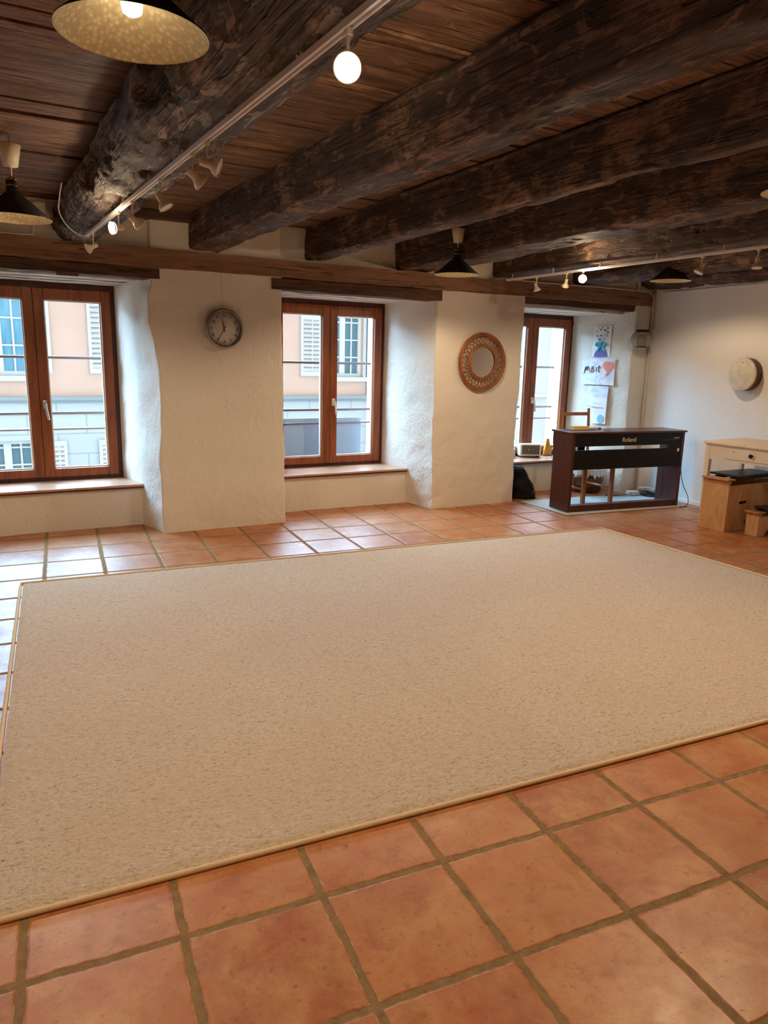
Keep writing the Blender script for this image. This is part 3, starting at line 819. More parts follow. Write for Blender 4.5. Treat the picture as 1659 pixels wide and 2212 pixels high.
# ================================================================== PENDANT LAMPS
def make_pendant(label, loc, cord, watts, group='cone pendant lamps', top=ZC):
    """origin at the middle of the rim"""
    t = thing('pendant_lamp', label, 'lamp', loc, random.uniform(0, 6), group)
    bm = NB(); lathe(bm, [(.175, 0), (.1755, .002), (.030, .126), (.028, .135)], 64)
    sh = obj('lamp_shade', bm, M['shade'], t, True)
    bm = NB(); lathe(bm, [(.1752, -.0005), (.172, .000), (.171, .0025), (.029, .1225)], 64)
    ln = obj('lining', bm, M['zinc'], sh, True); ln['label'] = 'spangled zinc lining of the shade'
    bm = NB(); lathe(bm, [(.030, .132), (.031, .141), (.026, .144), (.0225, .145), (.021, .185), (.015, .193), (.004, .197), (0, .197)], 24)
    so = obj('socket', bm, M['shade'], t, True)
    for i in range(3):
        a = 2*PI*i/3; bm = NB(); box(bm, (.024*math.cos(a), .024*math.sin(a), .166), (.008, .008, .042), (0, 0, a), .001)
        obj('socket_rib', bm, M['shade'], so)
    for z in (.151, .180):
        bm = NB(); lathe(bm, [(.0236, z), (.0250, z+.001), (.0250, z+.006), (.0236, z+.007)], 24)
        obj('socket_ring', bm, M['brass'], so, True)
    zc = .210+cord
    bm = NB(); tube(bm, [(0, 0, .192), (.002, 0, .205), (0, 0, zc+.02), (0, 0, max(zc+.10, top-loc[2]+.02))], .0034, 8)
    obj('cord', bm, M['cream'], t, True)
    bm = NB(); lathe(bm, [(.006, zc-.010), (.008, zc), (.034, zc), (.052, zc+.098), (.050, zc+.100), (.033, zc+.003)], 40)
    obj('ceiling_rose', bm, M['cream'], t, True)
    bm = NB()
    lathe(bm, [(.0, .040), (.012, .0405), (.022, .047), (.0245, .060), (.0245, .088), (.020, .110), (.0, .112)], 24)
    obj('bulb', bm, M['bulb_glow'], t, True)
    lamp(t, (0, 0, .034), Vector((0, 0, -1)), 156, watts, .022, .35)
    return t
def lamp(par, loc, d, size_deg, watts, rad=.022, blend=.12, name='lamp_light', col=WARM):
    L = bpy.data.lights.new(name, 'SPOT'); L.energy = watts; L.color = col; L.spot_size = math.radians(size_deg); L.spot_blend = blend; L.shadow_soft_size = rad
    o = link(bpy.data.objects.new(name, L)); o.location = loc
    o.rotation_euler = Vector(d).to_track_quat('-Z', 'Y').to_euler()
    if par: o.parent = par
    return o
make_pendant('nearest cone lamp, with its glowing bulb seen from below beside the log beam', (-.114, -3.91, 2.18), .0, 58)
make_pendant('cone lamp hanging low at the left end, in front of a small white loudspeaker', (-.288, -1.575, 2.09), .035, 50)
make_pendant('cone lamp hanging over the wall right of the middle window', (2.80, -.985, 2.09), .028, 58)
make_pendant('cone lamp above the piano, half hidden by the lamp track', (4.966, -1.174, 2.18), .0, 32)
make_pendant('cone lamp over the right side of the rug, outside the picture', (2.63, -3.85, 2.18), .01, 92)
make_pendant('unseen cone lamp added behind the camera as warm fill', (-.9, -6.9, 2.18), .01, 70)  # added lamp out of view, warms the whole room

# ================================================================== LAMP TRACKS AND SPOTS
def track(label, pts, loc):
    t = thing('lamp_track', label, 'track', loc)
    L = Vector(loc)
    bm = NB()
    a, b = Vector(pts[0])-L, Vector(pts[-1])-L
    d = (b-a).normalized(); ang = math.atan2(d.y, d.x)
    Mx = Matrix.Translation((a+b)/2) @ Matrix.Rotation(ang, 4, 'Z')
    for off, w, h, zz in ((0, .008, .018, 0), (.016, .006, .014, -.002), (.008, .020, .004, .008)):
        vs = box(bm, (0, off-.008, zz), ((b-a).length, w, h), None, .0015)
        for v in vs: v.co = Mx @ v.co
    obj('rail', bm, M['whiteplastic'], t)
    n = int((b-a).length/.55)
    for i in range(n+1):
        p = a+d*(.08+.55*i)
        if (p-a).length > (b-a).length: break
        bm = NB(); tube(bm, [p+Vector((0, 0, .0)), p+Vector((0, 0, .05))], .006, 8); tube(bm, [p+Vector((-.014, 0, .012)), p+Vector((.014, 0, .012))], .004, 6)
        obj('clip', bm, M['cream'], t, True)
    return t
T1 = [(.165, -.62, 2.17), (.330, -5.6, 2.17)]
T2 = [(3.82, -.30, 2.175), (3.795, -4.6, 2.175)]
track('white lamp track under the round log beam', T1, (.165, -.62, 2.17))
track('white lamp track under the fifth beam, by the piano', T2, (3.82, -.30, 2.175))

def spot(label, base, stem, d, lit, group, watts=0, size=95, roll=0):
    """base: point on the track; head hangs at the end of the stem, lamp faces d"""
    t = thing('spot_lamp', label, 'spotlight', base, 0, group)
    bm = NB()
    stem = tuple(c*.78 for c in stem)
    box(bm, (0, 0, -.006), (.015, .022, .016), None, .002)
    tube(bm, [(0, 0, -.012), (0, 0, -.03), (stem[0]*.5, stem[1]*.5, -.03+(stem[2]+.03)*.5), stem], [.0055, .0040, .0036, .0045], 10)
    obj('stem', bm, M['cream'], t, True)
    d = Vector(d).normalized(); q = d.to_track_quat('Z', 'Y').to_matrix().to_4x4()
    Mx = Matrix.Translation(Vector(stem)) @ q @ Matrix.Scale(.72, 4)
    bm = NB(); lathe(bm, [(.0, -.034), (.018, -.034), (.0195, -.028), (.0195, .012), (.022, .020), (.034, .032), (.042, .050), (.0445, .060), (.0425, .060), (.036, .045)], 32, Mx)
    obj('lamp_head', bm, M['cream'], t, True)
    bm = NB(); lathe(bm, [(.0, .058), (.022, .0575), (.0405, .053), (.0405, .044), (.0, .044)], 32, Mx)
    o = obj('lamp_disc', bm, M['disc_glow'] if lit else M['whiteplastic'], t, True)
    if lit: o['label'] = 'glowing lamp disc'
    if watts and size > 100:
        L = bpy.data.lights.new('lamp_light', 'POINT'); L.energy = watts; L.color = WARM; L.shadow_soft_size = .02
        lo = link(bpy.data.objects.new('lamp_light', L)); lo.location = Vector(stem)+d*.072; lo.parent = t
    elif watts: lamp(t, Vector(stem)+d*.048, d, size, watts, .022, .8)
    return t
def on_track(T, v):
    a, b = Vector(T[0]), Vector(T[1]); s = (v-a.y)/(b.y-a.y); p = a.lerp(b, s); p.z -= .008; return p
LEFT = Vector((-.878, .478, -.02)); RIGHT = -LEFT
g1 = 'spots on the log beam track'; g2 = 'spots on the piano-side track'
spot('unlit spot at the wall end of the log beam track, turned left', on_track(T1, -.86), (-.0, -.0, -.105), LEFT+Vector((0, -.6, -.45)), False, g1)
spot('small lit spot near the wall end of the log beam track', on_track(T1, -1.66), (0, 0, -.10), LEFT+Vector((-.05, -.85, -.16)), True, g1, 4, 165)
spot('unlit spot third from the wall, head turned away to the right', on_track(T1, -2.0), (0, 0, -.105), RIGHT+Vector((.1, .9, -.6)), False, g1)
spot('unlit spot aimed down to the floor, fourth from the wall', on_track(T1, -2.55), (0, 0, -.10), RIGHT*.6+Vector((0, 0, -1)), False, g1)
spot('unlit spot of the close pair, seen from behind, dome shaped', on_track(T1, -3.03), (0, 0, -.095), RIGHT+Vector((.1, .55, -.75)), False, g1)
spot('unlit spot of the close pair, its flared head edge-on to the right', on_track(T1, -3.205), (0, 0, -.09), RIGHT+Vector((0, .05, -.35)), False, g1)
sp = on_track(T1, -4.25)
spot('large bright round spot facing the viewer below the log beam', sp, (0, 0, -.10), (CAM-Vector((.29, -4.3, 2.06))), True, g1, 26, 84)
spot('unseen spot added over the camera to brighten the ceiling boards', on_track(T1, -5.35), (0, 0, -.10), Vector((.70, -3.55, 2.47))-Vector((.32, -5.35, 2.08)), True, g1, 80, 30)  # added light out of view, aimed up at the boards beside the log
spot('unlit small spot at the wall end of the piano-side track', on_track(T2, -.72), (.0, 0, -.095), Vector((.25, -.2, -1)), False, g2)
spot('unlit spot left of the lit one on the piano-side track', on_track(T2, -1.10), (0, 0, -.085), Vector((.25, .5, -1)), False, g2)
spot('small lit spot on the piano-side track facing the viewer', on_track(T2, -1.29), (0, 0, -.075), CAM-Vector((3.8, -1.3, 2.08)), True, g2, 12, 165)
spot('unlit spot right of the piano lamp, tilted left', on_track(T2, -2.42), (0, 0, -.09), LEFT*.5+Vector((0, 0, -1)), False, g2)
spot('unlit spot at the picture edge on the piano-side track', on_track(T2, -2.83), (.0, 0, -.095), Vector((-.1, -.1, -1)), False, g2)

# ================================================================== CLOCK
t = thing('wall_clock', 'round metal-rimmed wall clock showing 11:35 on the white pillar', 'clock', (1.231, -.014, 1.644))
RX = Matrix.Rotation(PI/2, 4, 'X')       # lathe axis -> -y
bm = NB(); lathe(bm, [(.140, .0), (.155, .004), (.157, .018), (.152, .034), (.143, .040), (.138, .036), (.136, .018)], 72, RX); obj('rim', bm, M['chrome'], t, True)
bm = NB(); lathe(bm, [(.0, .012), (.138, .012), (.138, .016), (.0, .016)], 64, RX); dial = obj('dial', bm, M['dial'], t, True)
bm = NB()
for i in range(12):
    a = PI/2-2*PI*(i+1)/12
    tb = text_bm(str(i+1), .036, .0004)
    bmesh.ops.translate(tb, vec=(.104*math.cos(a), -.0168, .104*math.sin(a)), verts=tb.verts)
    me = bpy.data.meshes.new('tmp'); tb.to_mesh(me); tb.free(); bm.from_mesh(me); bpy.data.meshes.remove(me)
    p = Vector((.131*math.cos(a), 0, .131*math.sin(a)))
    lathe(bm, [(0, .0160), (.003, .0160), (.003, .0172), (0, .0172)], 10, Matrix.Translation(p) @ RX)
for i in range(60):
    if i % 5 == 0: continue
    a = 2*PI*i/60; p = Vector((.131*math.cos(a), 0, .131*math.sin(a)))
    lathe(bm, [(0, .0160), (.0011, .0160), (.0011, .0168), (0, .0168)], 6, Matrix.Translation(p) @ RX)
obj('numerals', bm, M['black'], dial)
bm = NB(); tube(bm, [(.004+.013*math.cos(x), -.0166, .046+.013*math.sin(x)) for x in [2*PI*i/16 for i in range(16)]], .0007, 4, True)
tube(bm, [(-.012, -.0166, .046), (.022, -.0166, .046)], .0008, 4); obj('dial_mark', bm, M['ink'], dial)
def hand(deg, l, tail, w, y):
    bm = NB(); a = math.radians(90-deg); dx, dz = math.cos(a), math.sin(a)
    poly = [(-tail, -w), (l, -w*.55), (l, w*.55), (-tail, w)]
    prism(bm, [(x*dx-y_*dz, x*dz+y_*dx) for x, y_ in poly], .0012, Matrix.Translation((0, y, 0))); return bm
obj('hour_hand', hand(-13, .086, .026, .0035, -.021), M['black'], t)
obj('minute_hand', hand(210, .118, .026, .0028, -.024), M['black'], t)
bm = NB(); tube(bm, [(-.003, -.004, .152), (-.012, -.002, .44)], .0009, 5); obj('hanging_wire', bm, M['dark_steel'], t)
bm = NB(); lathe(bm, [(0, .027), (.137, .027), (.137, .029), (0, .029)], 64, RX); obj('cover_glass', bm, M['glass'], t, True)

# ================================================================== MIRROR
t = thing('wall_mirror', 'round mirror in a woven rattan frame on the second pillar', 'mirror', (3.787, -.02, 1.428))
bm = NB()
for r, th, y in ((.270, .011, -.008), (.255, .008, -.014), (.243, .006, -.004)):
    tube(bm, [(r*math.cos(a), y, r*math.sin(a)) for a in [2*PI*i/72 for i in range(72)]], th, 10, True)
for r, th, y in ((.152, .0085, -.020), (.166, .007, -.016)):
    tube(bm, [(r*math.cos(a), y, r*math.sin(a)) for a in [2*PI*i/64 for i in range(64)]], th, 10, True)
obj('cane_hoop', bm, M['rattan'], t, True)
bm = NB(); nst = 30
for i in range(nst):
    a0 = 2*PI*i/nst
    for s, w in ((1, 0), (-1, .05)):
        a1 = a0+s*.30+w
        pts = []
        for k in range(7):
            u = k/6; r = .160+(.262-.160)*u; a = a0+w+(a1-a0-w)*u
            pts.append((r*math.cos(a), -.014+.006*s*math.sin(PI*u)+.004*u, r*math.sin(a)))
        tube(bm, pts, .0042, 6)
obj('woven_cane', bm, M['rattan'], t, True)
bm = NB(); lathe(bm, [(0, .004), (.156, .004), (.156, .012), (0, .012)], 64, RX); obj('mirror_glass', bm, M['mirror'], t, False)

# ================================================================== DRUM on the right wall
t = thing('frame_drum', 'round frame drum with pale skin hung on the right wall', 'drum', cw(6.078, 5.05, 1.374), -TH-PI/2)
# local frame: x = towards camera along the wall, -y = into the room
bm = NB(); lathe(bm, [(.147, .0), (.155, .0), (.155, .094), (.147, .094)], 64, RX); obj('shell', bm, M['drumrim'], t, True)
bm = NB(); lathe(bm, [(0, .098), (.149, .098), (.1545, .095), (.1565, .088), (.1565, .080)], 64, RX); sk = obj('drum_skin', bm, M['drumskin'], t, True)
bm = NB(); prism(bm, [(-.018, .118), (-.012, .110), (0, .106), (.012, .110), (.018, .118), (.010, .114), (0, .112), (-.010, .114)], .001, Matrix.Translation((0, -.0990, 0))); obj('emblem', bm, M['ink'], sk)
bm = NB(); tube(bm, [(.008*math.cos(a), -.05, .160+.008*math.sin(a)) for a in [2*PI*i/14 for i in range(14)]], .002, 6, True); obj('hanging_ring', bm, M['steel'], t, True)
bm = NB(); box(bm, (.154, -.03, 0), (.004, .02, .03), None, .001); obj('shell_label', bm, M['black'], t)

# ================================================================== PIANO
t = thing('digital_piano', 'dark rosewood digital piano seen from behind, on a grey mat', 'piano', (*cw(4.462, 5.574)[:2], .006), -TH-math.radians(2.07))
PWd = 1.383; PD = .305
for x0 in (0, PWd-.032):
    bm = NB()
    poly = [(0, 0), (PD, 0), (PD, .60), (PD+.02, .66), (PD+.02, .768), (0, .768)]
    prism(bm, [(y, z) for y, z in poly], .032, Matrix.Translation((x0, 0, 0)) @ Matrix(((0, 1, 0, 0), (1, 0, 0, 0), (0, 0, 1, 0), (0, 0, 0, 1))))
    obj('side_panel', bm, M['rosewood'], t)
bm = NB(); bx(bm, -.018, PWd+.018, -.014, PD+.03, .768, .787, .004); obj('top_lid', bm, M['rosetop'], t)
bm = NB(); bx(bm, .032, PWd-.032, .003, .02, .646, .768); bk = obj('back_panel', bm, M['blackmat'], t)
bm = NB(); bx(bm, .032, PWd-.032, .003, .03, .418, .608, .003); obj('lower_panel', bm, M['blackmat'], t)
bm = NB(); bx(bm, .032, PWd-.032, .004, .09, .0, .064, .003); obj('base_rail', bm, M['rosewood'], t)
bm = NB(); bx(bm, .032, PWd-.032, .05, PD+.01, .515, .53); obj('key_bed', bm, M['blackmat'], t)
bm = NB()
for i in range(52):
    w = (PWd-.12)/52; bx(bm, .06+i*w+.0006, .06+(i+1)*w-.0006, PD-.13, PD+.005, .531, .546)
obj('keyboard', bm, M['white_paint'], t)
tb = text_bm('Roland', .0615, .0006, 'CENTER', 0, 1.0, .0006); bmesh.ops.translate(tb, vec=(.678, .0024, .703), verts=tb.verts)
lg = obj('lettering', tb, M['gold_label'], bk); lg['label'] = 'pale lettering on the back panel'
bm = NB(); bx(bm, 1.245, 1.315, .001, .004, .708, .717, .001)
obj('silver_badge', bm, M['silver'], bk)
bm = NB()
for i in range(5): bx(bm, 1.14+.034*i, 1.165+.034*i, .001, .004, .690, .694)
obj('socket_row', bm, M['dark_steel'], bk)
bm = NB(); bx(bm, 1.20, 1.35, .004, .05, .610, .644, .002); obj('socket_box', bm, M['blackmat'], t)
bm = NB(); bx(bm, 1.302, 1.330, .0005, .004, .572, .604, .001); obj('sticker', bm, M['cream'], t)
PM = Matrix.Translation(t.location) @ Matrix.Rotation(-TH-math.radians(2.07), 4, 'Z')
def on_piano(x, y, z): return PM @ Vector((x, y, z))
PROT = -TH-math.radians(2.07)

# books on the piano lid
def book(name, label, p, rot, s, mat, page=True):
    b = thing(name, label, 'book', p, rot)
    bm = NB(); bx(bm, 0, s[0], 0, s[1], 0, .0016); bx(bm, 0, s[0], 0, s[1], s[2]-.0016, s[2]); bx(bm, 0, s[0], 0, .002, 0, s[2])
    obj('cover', bm, mat, b)
    bm = NB(); bx(bm, .003, s[0]-.003, .002, s[1]-.003, .0016, s[2]-.0016); obj('pages', bm, M['paper'], b)
    return b
book('music_book', 'cream yellow book lying on the back edge of the piano lid', on_piano(.155, .205, .788), PROT-.06, (.17, .115, .034), M['yellow'])
book('music_book', 'thin pale book lying beside the yellow book on the piano', on_piano(.335, .215, .788), PROT+.05, (.13, .10, .020), M['cream_card'])
bm = NB(); box(bm, (0, 0, .007), (.05, .03, .014), None, .003); o = obj('eraser', bm, M['navy'], None, False, on_piano(.485, .25, .788), (0, 0, PROT)); tag(o, 'small dark eraser on the piano lid near the chair post', 'eraser')
# books on the keyboard seen through the slot
book('note_book', 'cream and ochre booklet seen through the slot in the piano', on_piano(.045, .185, .547), PROT, (.135, .06, .10), M['yellow'])
book('note_book', 'dark blue booklet seen through the slot in the piano', on_piano(.205, .185, .547), PROT, (.085, .06, .10), M['navy'])

# mat under the piano
mt_ = thing('floor_mat', 'thin grey mat under the piano and chair', 'mat', cw(5.1, 5.86), -TH)
def mloc(x, y):
    d = cw(x, y)-cw(5.1, 5.86); return Vector((d.x*CT-d.y*ST, d.x*ST+d.y*CT))
mc = [mloc(4.34, 6.225), mloc(4.395, 5.488), mloc(5.935, 5.455), mloc(5.93, 6.215)]
bm = NB(); a = [bm.verts.new((p.x, p.y, .006)) for p in mc]; bm.faces.new(a)
b = [bm.verts.new((p.x*.996, p.y*.996, .0012)) for p in mc]; bm.faces.new(b)
for i in range(4): bm.faces.new((a[i], a[(i+1) % 4], b[(i+1) % 4], b[i]))
obj('mat_sheet', bm, M['mat'], mt_)
bm = NB(); tube(bm, [(p.x, p.y, .003) for p in mc], .0032, 6, True); obj('mat_border', bm, M['matedge'], mt_)

# ================================================================== CHAIR behind the piano
t = thing('ladder_back_chair', 'brown wooden ladder-back chair behind the piano', 'chair', (*cw(5.105, 6.13)[:2], .0065), -TH)
# local axes are the tile axes; piano is towards -y
Lf, Rt = -.175, .19
for x in (Lf, Rt):
    bm = NB(); vs = box(bm, (x, -.205, .225), (.040, .036, .45), None, .004)
    obj('front_leg', bm, M['pine'], t)
for x in (Lf-.02, Rt-.022):
    bm = NB()
    tube(bm, [(x, .20, .0), (x, .19, .44), (x-.002, .205, .70), (x-.004, .225, .955)], [.019, .021, .020, .018], 4)
    obj('back_post', bm, M['pine'], t)
for z, hh in ((.895, .036), (.70, .034)):
    bm = NB(); pts = []
    for k in range(11):
        s = k/10; x = Lf-.022+(Rt-Lf)*s; y = .222-(.955-z)*.06+.022*math.sin(PI*s); pts.append((x, y))
    va = [[bm.verts.new((x, y+dy, z+dz)) for (dy, dz) in ((-.007, -hh/2), (.007, -hh/2), (.007, hh/2-.004), (0, hh/2), (-.007, hh/2-.004))] for x, y in pts]
    for p, q in zip(va, va[1:]):
        for j in range(5): bm.faces.new((p[j], p[(j+1) % 5], q[(j+1) % 5], q[j]))
    bm.faces.new(va[0]); bm.faces.new(va[-1])
    obj('back_slat', bm, M['pine'], t)
bm = NB(); box(bm, ((Lf+Rt)/2, -.01, .452), (Rt-Lf+.06, .43, .026), None, .008); obj('seat', bm, M['pine'], t)
for p, q in (((Lf, -.2, .145), (Lf-.02, .195, .145)), ((Rt, -.2, .145), (Rt-.02, .195, .145)), ((Lf-.01, .19, .20), (Rt-.03, .19, .20))):
    bm = NB(); tube(bm, [p, q], .0115, 10); obj('stretcher', bm, M['pine'], t, True)
bm = NB(); box(bm, ((Lf+Rt)/2, -.205, .415), (Rt-Lf-.04, .022, .05), None, .003); obj('seat_rail', bm, M['pine'], t)

# ================================================================== BASKET with lace bunting, cables, bag
t = thing('wicker_basket', 'round wicker basket on the floor behind the chair', 'basket', (5.50, .165, 0))
bm = NB(); prof = [(0, .004), (.13, .004)]
for i in range(15): z = .004+.25*i/14; prof.append((.135+.035*math.sin(PI*.5*i/14)+.003*(i % 2), z))
prof += [(.160, .252), (.150, .02), (0, .015)]
lathe(bm, prof, 48); obj('basket_body', bm, M['wicker'], t, True)
bm = NB()
for i in range(40):
    a0 = 2*PI*i/40
    tube(bm, [((.171+.003*math.sin(i))*math.cos(a0), (.171+.003*math.sin(i))*math.sin(a0), .256), (.172*math.cos(a0+.16), .172*math.sin(a0+.16), .262)], .006, 6)
obj('braided_rim', bm, M['wicker'], t, True)
bt_ = thing('lace_bunting', 'white lace bunting draped over the rim of the wicker basket', 'bunting', (5.50, .165, .262))
rnd = random.Random(5)
for i in range(15):
    a = PI*0.80+PI*1.2*i/14+rnd.uniform(-.05, .05); bm = NB(); w = rnd.uniform(.022, .032); hh = rnd.uniform(.06, .105)
    rr = .186
    poly = [(-w, .012), (w, .012), (w*1.05, -hh*.55), (w*.35, -hh*.75), (0, -hh), (-w*.35, -hh*.75), (-w*1.05, -hh*.55)]
    Mx = Matrix.Translation((rr*math.cos(a), rr*math.sin(a), 0)) @ Matrix.Rotation(a+PI/2, 4, 'Z') @ Matrix.Rotation(rnd.uniform(.02, .10), 4, 'X')
    prism(bm, poly, .0025, Mx); obj('pennant', bm, M['lace'], bt_)
bm = NB(); tube(bm, [(.186*math.cos(a), .186*math.sin(a), .012+.003*math.sin(9*a)) for a in [2*PI*i/60 for i in range(60)]], .004, 6, True); obj('cord', bm, M['lace'], bt_, True)

t = thing('power_strip', 'white power strip on the mat below the piano', 'power strip', (*cw(5.80, 6.14)[:2], .0065), -TH-.15)
bm = NB(); box(bm, (0, 0, .024), (.135, .06, .046), None, .006); st_ = obj('housing', bm, M['whiteplastic'], t)
for x in (-.035, .03):
    bm = NB(); lathe(bm, [(0, .0), (.018, .0), (.018, .003), (0, .003)], 20, Matrix.Translation((x, -.0295, .026)) @ RX); obj('socket', bm, M['cream'], st_, True)
    for s in (-.007, .007):
        bm = NB(); lathe(bm, [(0, .0034), (.003, .0034), (.003, .0045), (0, .0045)], 8, Matrix.Translation((x+s, -.0295, .026)) @ RX); obj('pin_hole', bm, M['black'], st_)
bm = NB(); p0 = cw(5.745, 6.14, .0)
tube(bm, smooth_path([(p0.x-.01, p0.y, .02), cw(5.66, 6.13, .016), cw(5.58, 6.16, .014), cw(5.46, 6.19, .012)], 6), .005, 6)
o = obj('power_cable', bm, M['rubber'], None, True); tag(o, 'black cord running left from the white power strip', 'cable')
bm = NB(); rnd = random.Random(11); cc = cw(5.955, 6.06)
for k in range(7):
    r = rnd.uniform(.055, .10); ox, oy = rnd.uniform(-.012, .012), rnd.uniform(-.02, .02); ph = rnd.uniform(0, 6)
    tube(bm, [(cc.x+ox+r*.9*math.cos(a), cc.y+oy+r*1.25*math.sin(a), .014+.006*k+.008*math.sin(2*a+ph)) for a in [2*PI*i/36 for i in range(36)]], .0045, 6, True)
o = obj('coiled_cable', bm, M['rubber'], None, True); tag(o, 'coil of black cables on the mat beside the white power strip', 'cable')
bm = NB()
tube(bm, smooth_path([cw(5.86, 6.12, .085), cw(5.90, 6.08, .10), cw(5.95, 6.0, .095), cw(6.0, 5.90, .06), cw(6.03, 5.84, .016)], 6), .0065, 8)
o = obj('white_cable', bm, M['whitecable'], None, True); tag(o, 'short white cable lying over the black coil', 'cable')
bm = NB(); tube(bm, smooth_path([on_piano(1.345, -.004, .57), on_piano(1.352, -.02, .42), on_piano(1.362, -.06, .25), on_piano(1.41, -.10, .12), on_piano(1.425, -.10, .04), on_piano(1.40, -.08, .004), on_piano(1.36, -.06, .002)], 6), .0035, 6)
o = obj('hanging_cable', bm, M['rubber'], None, True); tag(o, 'thin black cable hanging down at the right end of the piano', 'cable')
bm = NB(); tube(bm, smooth_path([on_piano(1.20, .06, .418), on_piano(1.215, .07, .30), on_piano(1.23, .08, .16), on_piano(1.22, .10, .07)], 6), .003, 6)
o = obj('hanging_cable', bm, M['rubber'], None, True); tag(o, 'thin black cable hanging inside the right leg of the piano', 'cable')

# black bag slumped behind the second pillar
bm = NB(); nu_, nv_ = 40, 22; rows = []
for j in range(nv_+1):
    ph = PI/2*j/nv_; row = []
    for i in range(nu_):
        th_ = 2*PI*i/nu_
        r = math.cos(ph)**.75; z = .34*math.sin(ph)**1.1
        x = .155*r*math.cos(th_) - .09*(z/.34)**1.2; y = .145*r*math.sin(th_)
        k = 1+.20*fb((x*9, y*9, z*7+3), 3); fold = .016*math.sin(z*46+x*18)
        row.append(bm.verts.new((x*k+fold*r, y*k, max(.002, z*(1+.05*fb((x*6, y*6, 1), 2))))))
    rows.append(row)
for a, b in zip(rows, rows[1:]):
    for i in range(nu_): bm.faces.new((a[i], a[(i+1) % nu_], b[(i+1) % nu_], b[i]))
bm.faces.new(rows[0])
t = thing('fabric_bag', 'black fabric bag slumped on the floor behind the second pillar', 'bag', (4.555, .19, .001))
obj('bag_body', bm, M['bagcloth'], t, True)
bm = NB(); tube(bm, smooth_path([(-.10, -.02, .33), (-.05, -.06, .30), (.01, -.10, .20), (.06, -.13, .10), (.09, -.12, .03)], 6), .009, 6); obj('strap', bm, M['rubber'], t, True)

# ================================================================== THINGS ON THE SILL behind the piano
SZ = .3555
t = thing('table_radio', 'cream table radio with brown cloth grille on the window sill', 'radio', (5.03, .665, SZ), -math.radians(20))
bm = NB(); box(bm, (0, 0, .083), (.255, .115, .142), None, .012); bd = obj('housing', bm, M['whiteplastic'], t)
bm = NB(); box(bm, (.0, -.058, .088), (.212, .004, .104), None, .002); gr_ = obj('grille', bm, M['cloth'], t)
bm = NB(); lathe(bm, [(0, .0), (.008, .0), (.008, .004), (0, .004)], 12, Matrix.Translation((-.025, -.0605, .092)) @ RX); lathe(bm, [(0, .0), (.004, .0), (.004, .003), (0, .003)], 10, Matrix.Translation((.02, -.0605, .092)) @ RX)
obj('badge', bm, M['silver'], gr_)
for x in (-.10, .10):
    bm = NB(); box(bm, (x, 0, .006), (.03, .09, .012), None, .002); obj('foot', bm, M['brown'], t)
bm = NB(); box(bm, (0, 0, .05), (.06, .05, .10), None, .003)
o = obj('small_box', bm, M['pinkbox'], None, False, (4.80, .69, SZ)); tag(o, 'small pale pink box on the sill left of the radio', 'box')
t = thing('metronome', 'amber wooden pyramid metronome on the sill right of the radio', 'metronome', (5.335, .70, SZ), -.5)
bm = NB()
b4 = [(-.048, -.042), (.048, -.042), (.048, .042), (-.048, .042)]; t4 = [(-.013, -.012), (.013, -.012), (.013, .012), (-.013, .012)]
A_ = [bm.verts.new((x, y, .012)) for x, y in b4]; B_ = [bm.verts.new((x, y, .20)) for x, y in t4]
bm.faces.new(A_); bm.faces.new(B_)
for i in range(4): bm.faces.new((A_[i], A_[(i+1) % 4], B_[(i+1) % 4], B_[i]))
obj('case', bm, M['amber'], t)
bm = NB(); box(bm, (0, 0, .006), (.106, .094, .012), None, .002); obj('foot', bm, M['brown'], t)
bm = NB(); tube(bm, [(0, -.044, .02), (0, -.017, .185)], .002, 6); box(bm, (0, -.03, .12), (.012, .006, .012)); obj('pendulum', bm, M['brass'], t)
bm = NB(); tube(bm, [(-.006, 0, .20), (-.03, 0, .275)], .002, 6); tube(bm, [(.006, 0, .20), (.002, 0, .285)], .002, 6); obj('thin_rod', bm, M['paleblue'], t)
bm = NB(); bx(bm, 0, .16, 0, .10, 0, .010, .003); o = obj('tablet', bm, M['navy'], None, False, (5.27, .535, SZ), (0, 0, -.35)); tag(o, 'flat dark tablet lying on the sill in front of the metronome', 'tablet')
bm = NB(); bx(bm, 0, .20, 0, .075, 0, .006, .002); o = obj('paper_pad', bm, M['paper'], None, False, (5.20, .475, SZ), (0, 0, -.22)); tag(o, 'white paper pad at the front edge of the sill', 'paper')
book('upright_book', 'cream book standing on the sill beside the piano', (5.455, .60, SZ), -.9, (.10, .05, .20), M['cream_card'])
bm = NB(); lathe(bm, [(0, 0), (.016, 0), (.018, .05), (.014, .085), (0, .085)], 20); o = obj('small_jar', bm, M['brown'], None, True, (5.425, .70, SZ)); tag(o, 'small brown jar between the metronome and the cream book', 'jar')
bm = NB(); tube(bm, smooth_path([(5.20, .50, SZ+.008), (5.215, .36, SZ+.004), (5.225, .345, .26), (5.25, .33, .12), (5.28, .30, .01)], 6), .0025, 6); o = obj('sill_cable', bm, M['rubber'], None, True); tag(o, 'thin dark cable hanging from the sill behind the piano', 'cable')

